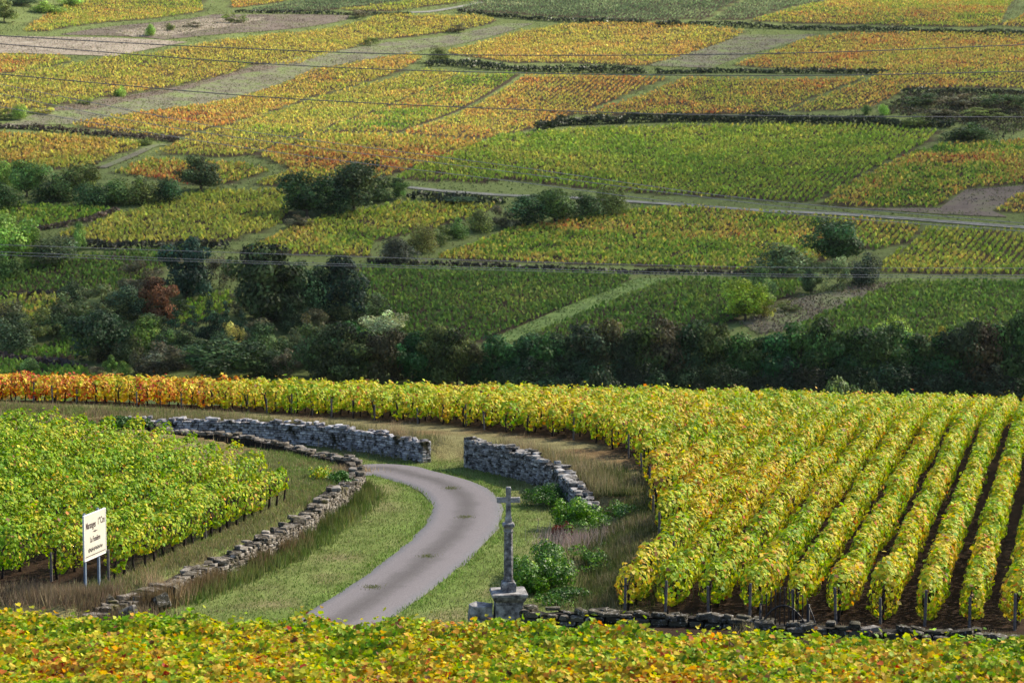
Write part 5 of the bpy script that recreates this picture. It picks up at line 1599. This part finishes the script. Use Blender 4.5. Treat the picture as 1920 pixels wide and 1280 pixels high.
DK = (0.022, 0.040, 0.018); DK2 = (0.030, 0.048, 0.018); MD = (0.050, 0.078, 0.026); LT = (0.11, 0.155, 0.04); OL = (0.075, 0.085, 0.03)
YL = (0.19, 0.17, 0.04); RD = (0.10, 0.045, 0.028); GR = (0.095, 0.10, 0.055); PU = (0.07, 0.058, 0.045); CON = (0.014, 0.026, 0.018); BL = (0.03, 0.045, 0.03); SIL = (0.26, 0.26, 0.19)
TREES = [
 # upper left corner
 (8, 42, 44, 40, 'round', OL, 'round olive tree cut by the top left corner of the view'),
 (85, 24, 60, 20, 'bush', LT, 'pale green shrub behind the top left yellow-green plot'),
 (135, 12, 46, 16, 'bush', LT, 'small light shrub right of the corner tree at the top edge'),
 (40, 10, 60, 22, 'bush', BL, 'blue-grey shrub at the very top left edge'),
 (282, 68, 22, 22, 'bush', LT, 'bright small bush on the straw strip near the top left'),
 (318, 58, 18, 14, 'bush', OL, 'olive small bush on the straw strip, right of the bright one'),
 (362, 52, 40, 10, 'loose', PU, 'dark low scrub heap on the straw strip'),
 (440, 44, 44, 18, 'loose', OL, 'green scrub beside the bare soil near the top left'),
 (675, 34, 40, 14, 'loose', PU, 'brown scrub clump at the right end of the bare soil strip'),
 (227, 182, 24, 20, 'bush', LT, 'light bush on the lower edge of the broad yellow plot'),
 (160, 197, 26, 14, 'loose', OL, 'low olive bush left of the light bush below the yellow plot'),
 (36, 224, 30, 28, 'bush', LT, 'bright green bush on the fallow band at the left edge'),
 (8, 224, 34, 20, 'loose', OL, 'olive scrub at the left edge beside the bright green bush'),
 (80, 214, 40, 14, 'loose', YL, 'straw-coloured scrub on the fallow band near the left edge'),
 (695, 86, 30, 16, 'loose', OL, 'grey-green scrub under the right end of the long golden plot'),
 (860, 60, 40, 14, 'loose', PU, 'brown scrub above the fallow band near upper centre'),
 (825, 116, 42, 28, 'bush', OL, 'small round tree standing at the bend above the dark hedge'),
 (275, 272, 30, 14, 'bush', OL, 'small dark bush where the grass track meets the gold plots'),
 # left hedge
 (8, 362, 50, 58, 'round', LT, 'light green tree at the left end of the shrub hedge'),
 (50, 370, 66, 66, 'round', MD, 'rounded green tree second from the left edge in the shrub hedge'),
 (8, 395, 60, 50, 'bush', DK2, 'dark bush at the left edge under the light green tree'),
 (105, 378, 74, 50, 'bush', DK2, 'dark green bush third along the shrub hedge'),
 (150, 372, 70, 62, 'round', OL, 'olive tree in the middle of the shrub hedge'),
 (172, 386, 70, 40, 'bush', DK, 'very dark low bush in front of the olive hedge tree'),
 (215, 382, 76, 44, 'bush', MD, 'mid green bush right of the olive hedge tree'),
 (262, 384, 76, 50, 'bush', OL, 'yellowish green bush in the right half of the shrub hedge'),
 (312, 382, 64, 46, 'bush', DK, 'dark bush at the right end of the shrub hedge'),
 (178, 320, 24, 18, 'loose', PU, 'small grey scrub by the grass track above the hedge'),
 (377, 360, 76, 66, 'round', (0.055, 0.07, 0.035), 'lone rounded grey-green tree inside the curved grass track'),
 # dark pair
 (576, 408, 96, 80, 'round', DK, 'big dark round tree, left of the dark pair on the slope'),
 (662, 398, 116, 92, 'round', (0.04, 0.055, 0.026), 'broad dark tree, right of the dark pair on the slope'),
 (625, 402, 70, 60, 'bush', DK, 'dark bush filling the gap in the dark tree pair'),
 (710, 378, 60, 34, 'bush', DK2, 'low dark bush right of the broad dark tree'),
 (748, 374, 32, 38, 'tall', MD, 'small upright tree at the right end of the dark tree pair'),
 (560, 428, 60, 24, 'loose', PU, 'brown scrub under the big dark round tree'),
 # mid hedge
 (1145, 402, 54, 52, 'bush', OL, 'grey-green bush at the right end of the middle hedge'),
 (1100, 410, 70, 48, 'bush', DK2, 'dark bush second from the right in the middle hedge'),
 (1040, 420, 84, 62, 'round', MD, 'tallest green bush tree in the middle hedge'),
 (985, 424, 74, 54, 'bush', DK, 'dark bush in the left half of the middle hedge'),
 (940, 428, 56, 40, 'loose', PU, 'brownish bush at the left end of the middle hedge'),
 (900, 434, 56, 40, 'bush', OL, 'olive bush between the two shrub groups at mid slope'),
 (858, 446, 56, 36, 'bush', MD, 'green low bush right of the rusty shrub at mid slope'),
 (825, 458, 50, 34, 'loose', OL, 'loose olive shrub right of the rusty round shrub'),
 (792, 474, 58, 52, 'bush', (0.085, 0.075, 0.03), 'rusty olive round shrub at mid slope above the lower track'),
 (745, 492, 74, 46, 'bush', (0.035, 0.035, 0.03), 'dark purple-grey shrub left of the rusty round shrub'),
 (1000, 376, 60, 12, 'bush', DK, 'low dark verge shrub along the pale track'),
 (850, 380, 110, 12, 'bush', DK, 'long low dark hedge bush under the pale track'),
 # right trees
 (1565, 498, 94, 84, 'round', DK, 'lone dark round tree among the right-hand plots'),
 (1468, 516, 116, 58, 'bush', (0.05, 0.066, 0.034), 'wide grey-green bush left of the lone dark round tree'),
 (1622, 536, 68, 58, 'bush', (0.022, 0.028, 0.024), 'very dark bush right of the lone round tree'),
 (1570, 546, 56, 62, 'loose', (0.075, 0.085, 0.05), 'pale grey-green small tree in front of the lone dark tree'),
 (1520, 552, 40, 48, 'tall', (0.06, 0.08, 0.04), 'slender small tree between the pale and the lit trees'),
 (1428, 578, 52, 76, 'tall', (0.075, 0.105, 0.045), 'tall light grey-green tree behind the lit yellow-green tree'),
 (1398, 602, 78, 74, 'round', (0.14, 0.17, 0.03), 'lit yellow-green tree with a bare trunk right of the striped plot'),
 (1432, 598, 40, 50, 'loose', (0.15, 0.13, 0.035), 'thin yellowing tree right of the lit yellow-green tree'),
 (1480, 585, 40, 20, 'loose', OL, 'low olive scrub on the pinkish weedy strip'),
 (1720, 238, 60, 24, 'bush', OL, 'green bush at the right end of the long dark hedge bank'),
 (1822, 262, 90, 30, 'bush', DK2, 'dark bush right of the long dark hedge bank'),
 (1625, 214, 20, 18, 'bush', MD, 'small green bush above the long dark hedge bank'),
 (1657, 216, 18, 20, 'bush', LT, 'small light bush above the right part of the long hedge bank'),
 (1730, 196, 80, 20, 'loose', DK2, 'dark scrub at the left of the overgrown plot'),
 (1800, 200, 90, 22, 'loose', PU, 'brown scrub in the middle of the overgrown plot'),
 (1880, 202, 90, 24, 'loose', DK2, 'dark scrub at the right edge in the overgrown plot'),
 (1840, 220, 90, 18, 'loose', OL, 'olive scrub along the lower side of the overgrown plot'),
 (1750, 220, 80, 16, 'loose', PU, 'grey scrub along the lower left of the overgrown plot'),
 # left valley
 (22, 500, 86, 92, 'round', (0.15, 0.20, 0.06), 'bright pale green willow-like tree at the left edge'),
 (60, 496, 50, 66, 'loose', LT, 'light loose tree beside the bright pale tree at the left'),
 (102, 496, 82, 52, 'bush', (0.04, 0.05, 0.03), 'grey-green round bush right of the bright pale tree'),
 (148, 470, 22, 52, 'tall', (0.14, 0.19, 0.07), 'thin pale sapling right of the grey-green round bush'),
 (10, 520, 60, 44, 'bush', MD, 'green bush below the bright pale tree at the left edge'),
 (350, 560, 96, 108, 'tall', (0.016, 0.030, 0.026), 'very dark tall tree left of centre in the valley wood'),
 (412, 540, 60, 62, 'loose', PU, 'grey leafless-looking tree right of the very dark tall tree'),
 (262, 556, 90, 66, 'loose', PU, 'bare grey scrubby tree left of the very dark tall tree'),
 (296, 606, 62, 82, 'tall', RD, 'red-brown autumn tree in the valley wood'),
 (240, 600, 70, 66, 'bush', BL, 'blue-green bush left of the red-brown tree'),
 (190, 596, 100, 62, 'loose', GR, 'pale grey-green willow scrub in the left valley'),
 (225, 600, 60, 54, 'loose', OL, 'loose olive shrub behind the blue-green bush'),
 (120, 612, 84, 60, 'bush', (0.05, 0.062, 0.03), 'dull green shrub left of the willow scrub'),
 (70, 640, 76, 60, 'loose', OL, 'loose olive shrub near the left edge of the valley'),
 (20, 660, 80, 62, 'bush', (0.035, 0.05, 0.028), 'dark green bush at the left edge above the valley floor'),
 (150, 640, 70, 44, 'bush', MD, 'low green bush above the blue-green vine patch'),
 (490, 612, 120, 148, 'tall', (0.032, 0.046, 0.022), 'tallest broad green tree of the valley wood'),
 (550, 606, 90, 110, 'tall', (0.036, 0.052, 0.026), 'tall green tree right of the tallest valley tree'),
 (585, 604, 80, 100, 'round', (0.03, 0.045, 0.024), 'round green tree left of the dark spreading tree'),
 (642, 600, 104, 114, 'tall', (0.014, 0.024, 0.02), 'dark spreading tree at the right of the upper valley wood'),
 (690, 590, 40, 36, 'bush', DK, 'small dark bush right of the dark spreading tree'),
 (185, 680, 100, 94, 'round', (0.022, 0.036, 0.022), 'dark round tree left of the lit green tree in the valley'),
 (232, 676, 70, 70, 'bush', DK, 'dark bush in front of the dark round valley tree'),
 (280, 674, 72, 78, 'tall', (0.085, 0.12, 0.032), 'lit yellow-green tree in the lower left valley'),
 (322, 676, 54, 56, 'bush', MD, 'mid green bush right of the lit yellow-green valley tree'),
 (330, 650, 44, 70, 'conifer', CON, 'dark conifer behind the lit yellow-green valley tree'),
 (362, 650, 46, 74, 'conifer', CON, 'dark conifer second from the left of the spruce group'),
 (394, 652, 50, 92, 'conifer', CON, 'tallest dark conifer of the spruce group'),
 (424, 652, 46, 84, 'conifer', CON, 'dark conifer right of the tallest spruce'),
 (455, 656, 44, 72, 'conifer', CON, 'dark conifer at the right end of the spruce group'),
 (438, 668, 50, 62, 'loose', (0.16, 0.13, 0.05), 'golden-brown thinning tree in front of the spruces'),
 (495, 686, 70, 78, 'tall', (0.05, 0.078, 0.035), 'green domed tree right of the golden-brown tree'),
 (300, 708, 120, 66, 'loose', (0.062, 0.055, 0.042), 'leafless purple-grey thicket on the valley floor'),
 (414, 714, 150, 76, 'round', (0.034, 0.052, 0.024), 'wide dark green domed tree just behind the golden vines'),
 (208, 702, 26, 36, 'tall', (0.09, 0.13, 0.035), 'small upright light green tree left of the purple thicket'),
 (232, 702, 26, 26, 'bush', (0.08, 0.11, 0.03), 'small light green bush left of the purple thicket'),
 (180, 704, 34, 18, 'loose', PU, 'low brown bush left of the small upright light tree'),
 (58, 700, 36, 30, 'bush', (0.09, 0.125, 0.05), 'single light green bush on the valley floor at far left'),
 (580, 690, 80, 96, 'loose', (0.06, 0.055, 0.03), 'brownish thinning tree between the domed tree and the dark belt'),
 (535, 706, 60, 50, 'loose', PU, 'grey thicket at the foot of the brownish thinning tree'),
 (725, 622, 84, 38, 'bush', SIL, 'silvery white-green flowering shrub at the edge of the striped plot'),
 (684, 656, 26, 36, 'tall', (0.16, 0.20, 0.03), 'small bright yellow-green tree in front of the dark belt'),
]
for t_ in TREES: tree(*t_)
ru = random.Random(5)
n_u = 0
for u in range(0, 720, 24):
    for row in range(2):
        vb_ = (612 if row == 0 else 690) + ru.uniform(-26, 22)
        if 318 < u < 445 and 560 < vb_ < 630: continue
        if u < 175 and vb_ > 628: continue
        if u < 110 and vb_ < 610: continue
        n_u += 1
        cc = ru.choice(((0.026, 0.036, 0.02), (0.036, 0.048, 0.022), (0.05, 0.046, 0.03), (0.03, 0.046, 0.024), (0.058, 0.066, 0.03)))
        tree(u + ru.uniform(-8, 8), vb_, ru.uniform(44, 78), ru.uniform(34, 60), ru.choice(('bush', 'bush', 'loose', 'round')), cc, 'undergrowth shrub of the left valley wood, %s counted from the left' % ordinal(n_u), 'undergrowth shrubs of the left valley wood', 'bush')
# dark belts on the valley floor: individuals that nothing tells apart share a label
rb = random.Random(21)
for i, (u, vb, w, h) in enumerate([(600, 716, 90, 104), (640, 722, 90, 112), (690, 722, 100, 96), (735, 726, 90, 104), (775, 728, 84, 100), (815, 728, 90, 112), (858, 730, 84, 108), (895, 732, 60, 84), (760, 710, 90, 84), (840, 712, 90, 90), (655, 705, 90, 96)]):
    tree(u, vb, w, h, rb.choice(('round', 'tall')), (0.032 * rb.uniform(.6, 1.5), 0.048 * rb.uniform(.7, 1.3), 0.020), 'dense dark green tree of the left tree belt, %s counted from its left end' % ordinal([600, 640, 655, 690, 735, 760, 775, 815, 840, 858, 895].index(u) + 1), 'dark trees of the left tree belt')
us = list(range(935, 1960, 40))
for i, u in enumerate(us):
    f = (u - 935) / 985
    top = 632 - 10 * math.sin(u / 60.0) - (14 if u > 1750 else 0) - (12 if 1180 < u < 1300 else 0) + rb.uniform(-16, 12)
    if 905 < u < 960: top += 14
    vb = 738 + 10 * f
    tree(u + rb.uniform(-8, 8), vb, rb.uniform(84, 112), vb - top + 8, rb.choice(('round', 'tall')), (0.030 * rb.uniform(.6, 1.6), 0.045 * rb.uniform(.7, 1.4), 0.019 * rb.uniform(.9, 1.2)), 'dense dark green tree of the right tree belt, %s counted from its left end' % ordinal(i + 1), 'dark trees of the right tree belt')
    tree(u + 20 + rb.uniform(-8, 8), vb + 9, rb.uniform(70, 100), rb.uniform(48, 78), 'bush', (0.020 * rb.uniform(.8, 1.5), 0.030 * rb.uniform(.8, 1.3), 0.019), 'dark undergrowth bush below the right tree belt, %s counted from its left end' % ordinal(i + 1), 'dark bushes under the right tree belt')
for u, vb, w, h, kind, col, lab in ((1600, 692, 80, 66, 'round', (0.075, 0.095, 0.035), 'olive-topped tree in the right tree belt, left of the bright one'), (1680, 680, 70, 82, 'round', (0.13, 0.16, 0.035), 'bright yellow-green topped tree rising from the right tree belt'),
                                    (1758, 672, 44, 58, 'loose', (0.19, 0.15, 0.03), 'golden yellow tree top in the right tree belt'), (1806, 672, 50, 66, 'round', (0.07, 0.11, 0.03), 'fresh green tree top right of the golden one in the belt'),
                                    (1490, 650, 60, 24, 'bush', (0.07, 0.09, 0.03), 'low olive bush at the upper edge of the right tree belt'), (1335, 668, 44, 40, 'bush', (0.08, 0.10, 0.04), 'grey-green bush at the upper edge of the tree belt near the lit trees')):
    tree(u, vb, w, h, kind, col, lab)
# bushes just beyond the crest of the long slope
for u, v, w, h, col, lab in ((1582, 748, 96, 34, (0.10, 0.15, 0.05), 'light green rounded bush peeping over the crest of the long slope'), (1640, 748, 50, 30, (0.05, 0.075, 0.035), 'darker green bush beside the light one behind the crest'),
                             (1125, 735, 84, 40, (0.04, 0.058, 0.03), 'dull green bush in front of the dark belt above the vines, centre right')):
    c, s = math.cos(PITCH), math.sin(PITCH)
    yb = 150.0
    x = yb * ((u - 960) / FPX) / (c + s * (640 - v) / FPX)
    ztop = yb * (-s + c * (640 - (v - h)) / FPX) / (c + s * (640 - (v - h)) / FPX) + CAMZ
    gz = hz(x, yb)
    root = empty('tree', (x, yb, gz))
    cm, tm = PROTO['round'][_tcount % 4]
    W = w * yb / FPX; Hh = ztop - gz
    for pn, me in (('trunk', tm), ('crown', cm)):
        o = bpy.data.objects.new(pn, me); link(o, root); o.scale = (W, W, Hh); o.color = (*col, 1); o.rotation_euler = (0, 0, u)
    tag(root, lab, 'tree'); _tcount += 1

# hedges and dark banks
def hedge(label, px, h, w, bias_col, seed, dens=9.0):
    pts = catmull([on_hill(*q) for q in px], 8)
    seg = np.linalg.norm(np.diff(pts, axis=0), axis=1); S = np.concatenate([[0], np.cumsum(seg)]); L = S[-1]
    r = np.random.default_rng(seed)
    n = int(L * dens * 1.7 * max(1, h))
    s = r.uniform(0, L, n)
    x = np.interp(s, S, pts[:, 0]); y = np.interp(s, S, pts[:, 1])
    hh = h * (0.55 + 0.7 * vnoise(s / 3.5, np.full(n, seed * 1.0), 5))
    x = x + r.normal(0, w * 0.4, n); y = y + r.normal(0, w * 0.4, n)
    f = r.random(n) ** 0.7
    P = np.stack([x, y, Hz(x, y) + hh * f], 1)
    nrm = np.stack([r.normal(0, .7, n), r.normal(-.3, .7, n), r.uniform(0, 1, n)], 1)
    c = jitter_col(np.tile(np.array(bias_col), (n, 1)) * (0.7 + 0.6 * vnoise(s / 5, np.full(n, 3.3), seed)[:, None]), r, 0.25)
    V, F, C = leaves(P, nrm, 0.70 * r.uniform(0.5, 1.3, n), c, T_KITE, 0.4, r)
    o = np_obj('hedge', V, F, C, M['shrub_leaf'])
    tag(o, label, 'hedge')
HG = (0.034, 0.05, 0.02)
hedge('thin dark hedge line below the top left vineyard strips', [(440, 24), (600, 27), (770, 29)], 1.3, 1.0, HG, 1)
hedge('dark hedge and bank-shadow line below the wide grey-green plot at the top', [(858, 24), (960, 34), (1100, 42), (1212, 46)], 1.6, 1.0, HG, 2)  # dark leaves also draw in the shadow of the bank
hedge('dark hedge and bank-shadow line along the grass terrace at the upper right', [(1230, 49), (1400, 52), (1600, 58), (1800, 64), (1965, 70)], 1.8, 1.2, HG, 3)  # terrace bank's shadow drawn in as dark foliage
hedge('dark hedge bank right of the small round tree at upper centre', [(800, 124), (860, 124), (920, 130), (1000, 134), (1100, 136), (1210, 138)], 2.2, 1.6, HG, 4)
hedge('thin dark hedge under the rose plot', [(1230, 139), (1330, 137), (1420, 137), (1560, 138), (1660, 140)], 1.6, 1.0, HG, 5)
hedge('long dark hedge bank above the big green plot', [(1010, 246), (1060, 236), (1200, 230), (1300, 228), (1450, 230), (1620, 236), (1785, 240)], 2.6, 1.6, HG, 6, 12)
hedge('brown scrubby bank along the left track', [(-40, 240), (60, 243), (160, 252), (260, 260), (335, 266)], 1.4, 1.2, (0.075, 0.058, 0.04), 7)
hedge('dark verge hedge below the pale track', [(762, 372), (860, 376), (950, 382)], 1.6, 1.2, HG, 8)
hedge('dark hedge strip below the olive plot', [(150, 466), (260, 468), (430, 466)], 1.5, 1.0, (0.035, 0.04, 0.022), 9)
hedge('purple-brown hedge strip on the valley floor at far left', [(-40, 672), (60, 680), (160, 694)], 1.2, 0.8, (0.06, 0.045, 0.04), 10)
hedge('dark brown bank along the lower edge of the striped left plot', [(-40, 556), (80, 556), (190, 554)], 0.9, 0.6, (0.05, 0.04, 0.03), 11)
hedge('brown scrub line between the small green and olive plots', [(60, 434), (150, 420), (220, 398)], 1.0, 0.8, (0.10, 0.075, 0.05), 12)
hedge('grey hedge strip along the track above the striped plots', [(690, 494), (900, 500), (1150, 512), (1420, 515)], 0.8, 0.8, (0.05, 0.048, 0.03), 13)
hedge('dark hedge under the rose plot right corner', [(1690, 176), (1800, 176), (1965, 178)], 1.6, 1.0, HG, 14)

# ------------------------------------------------------------------ overhead power lines across the valley
def cable(label, px, dist0, dist1, rad, mat):
    c, s = math.cos(PITCH), math.sin(PITCH)
    P = catmull(px, 10)
    us = P[:, 0]
    pts = []
    for u, v in P:
        f = (u + 60) / 2040.0
        y = dist0 + (dist1 - dist0) * f
        dx = (u - 960) / FPX; dv = (640 - v) / FPX
        k = y / (c + s * dv)
        pts.append((k * dx, y, k * (-s + c * dv) + CAMZ))
    pts = np.array(pts)
    o = link(bpy.data.objects.new('power_cable', tubes_mesh('power_cable', [(pts, [rad] * len(pts))], M[mat], 5)))
    tag(o, label, 'power line', 'overhead power cables across the valley')
cable('uppermost dark power cable, crossing the top of the hillside', [(-60, 64), (380, 88), (830, 103), (1440, 101), (1980, 82)], 190, 205, 0.046, 'cable_dark')
cable('second dark power cable from the top', [(-60, 78), (500, 120), (960, 137), (1500, 142), (1980, 133)], 190, 205, 0.046, 'cable_dark')
cable('third dark power cable from the top, above the big green plot', [(-60, 134), (480, 181), (960, 205), (1400, 217), (1980, 220)], 190, 205, 0.046, 'cable_dark')
cable('upper of three thin pale cables descending to the right', [(-60, 146), (300, 218), (480, 249), (960, 312), (1400, 372), (1980, 424)], 180, 160, 0.025, 'cable')
cable('middle of three thin pale cables descending to the right', [(-60, 164), (350, 244), (960, 323), (1500, 391), (1980, 430)], 180, 160, 0.025, 'cable')
cable('lower of three thin pale cables descending to the right', [(-60, 190), (450, 276), (960, 340), (1400, 394), (1980, 438)], 180, 160, 0.025, 'cable')
cable('upper of three pale cables crossing level above the valley wood', [(-60, 457), (480, 475), (960, 490), (1440, 501), (1980, 503)], 180, 180, 0.021, 'cable')
cable('middle of three pale cables crossing level above the valley wood', [(-60, 470), (480, 490), (960, 503), (1440, 514), (1980, 516)], 180, 180, 0.021, 'cable')
cable('lowest of three pale cables crossing level above the valley wood', [(-60, 476), (480, 494), (960, 507), (1440, 518), (1980, 521)], 180, 180, 0.021, 'cable')

# ------------------------------------------------------------------ drifting clouds whose shade lies on the land
def cloud_material():
    m, nt, out = new_mat('cloud_vapour')
    a = N(nt, 'ShaderNodeAttribute', attribute_name='Dens')
    g = N(nt, 'ShaderNodeNewGeometry')
    n = N(nt, 'ShaderNodeTexNoise'); n.inputs['Scale'].default_value = 0.018; n.inputs['Detail'].default_value = 5
    nt.links.new(g.outputs['Position'], n.inputs['Vector'])
    ma = N(nt, 'ShaderNodeMath', operation='MULTIPLY_ADD'); ma.inputs[1].default_value = 0.9; ma.inputs[2].default_value = 0.55
    nt.links.new(n.outputs['Fac'], ma.inputs[0])
    mu = N(nt, 'ShaderNodeMath', operation='MULTIPLY', use_clamp=True)
    nt.links.new(a.outputs['Fac'], mu.inputs[0]); nt.links.new(ma.outputs[0], mu.inputs[1])
    tr = N(nt, 'ShaderNodeBsdfTransparent')
    tl = N(nt, 'ShaderNodeBsdfTranslucent'); tl.inputs['Color'].default_value = (0.92, 0.93, 0.95, 1)
    ms = N(nt, 'ShaderNodeMixShader')
    nt.links.new(mu.outputs[0], ms.inputs[0]); nt.links.new(tr.outputs[0], ms.inputs[1]); nt.links.new(tl.outputs[0], ms.inputs[2])
    nt.links.new(ms.outputs[0], out.inputs['Surface'])
    return m
M['cloud'] = cloud_material()
def cloud(label, sx, sy, ground_z, alt, rx, ry, rot, dens, seed):
    """a flattened puffy cloud; (sx, sy) is the middle of its shade on the ground"""
    k = (alt - ground_z) / sun_dir.z
    cx, cy_ = sx + sun_dir.x * k, sy + sun_dir.y * k
    bm = bmesh.new()
    bmesh.ops.create_icosphere(bm, subdivisions=5, radius=1.0)
    me = bpy.data.meshes.new('cloud'); bm.to_mesh(me); bm.free()
    n = len(me.vertices)
    co = np.zeros(n * 3, np.float32); me.vertices.foreach_get('co', co); co = co.reshape(-1, 3)
    puff = fbm(co[:, 0] * 3 + seed, co[:, 1] * 3 + co[:, 2] * 2, seed, 4)
    q = co * (0.78 + 0.44 * puff)[:, None]
    q[:, 2] = np.where(q[:, 2] > 0, q[:, 2] * 34, q[:, 2] * 12)
    ca, sa = math.cos(rot), math.sin(rot)
    X = q[:, 0] * rx; Y = q[:, 1] * ry
    rr = np.clip(np.hypot(co[:, 0], co[:, 1]), 0, 1)
    q[:, 0], q[:, 1] = X * ca - Y * sa, X * sa + Y * ca
    me.vertices.foreach_set('co', q.astype(np.float32).ravel())
    a = me.attributes.new('Dens', 'FLOAT', 'POINT')
    a.data.foreach_set('value', (dens * (1 - sstep(0.62, 1.0, rr))).astype(np.float32))
    for p in me.polygons: p.use_smooth = True
    me.materials.append(M['cloud'])
    o = link(bpy.data.objects.new('cloud', me))
    o.location = (cx, cy_, alt)
    tag(o, label, 'cloud', kind='stuff')
cloud('grey cumulus whose shadow lies along the valley', 0, 412, -32 + CAMZ, 290, 320, 172, 0.0, 0.38, 1)
cloud('cumulus whose shadow lies on the right-hand slope', 175, 700, 10 + CAMZ, 300, 150, 260, -0.25, 0.30, 2)
cloud('thin cloud veil over the lane and the near vineyards', 0, 65, -12 + CAMZ, 250, 150, 110, 0.0, 0.12, 3)
print('TRIS', sum(sum(len(p.vertices) - 2 for p in m.polygons) if len(m.polygons) < 20000 else len(m.loops) - 2 * len(m.polygons) for m in bpy.data.meshes))

# ------------------------------------------------------------------ thin haze in the valley air
def haze():
    bm = bmesh.new(); bmesh.ops.create_cube(bm, size=1.0)
    z0, z1 = CAMZ - 52.0, CAMZ + 100.0
    for v in bm.verts:
        v.co = Vector((v.co.x * 4900, v.co.y * 3000 + 1150, z0 if v.co.z < 0 else z1))
    m, nt, out = new_mat('haze_air')
    pv = N(nt, 'ShaderNodeVolumePrincipled')
    pv.inputs['Color'].default_value = (0.80, 0.88, 1.0, 1)
    pv.inputs['Density'].default_value = HAZE
    pv.inputs['Anisotropy'].default_value = 0.2
    nt.links.new(pv.outputs[0], out.inputs['Volume'])
    o = bm_obj('haze', bm, m)
    tag(o, 'thin bluish haze filling the valley air', 'haze', kind='stuff')
HAZE = 0.000015
haze()
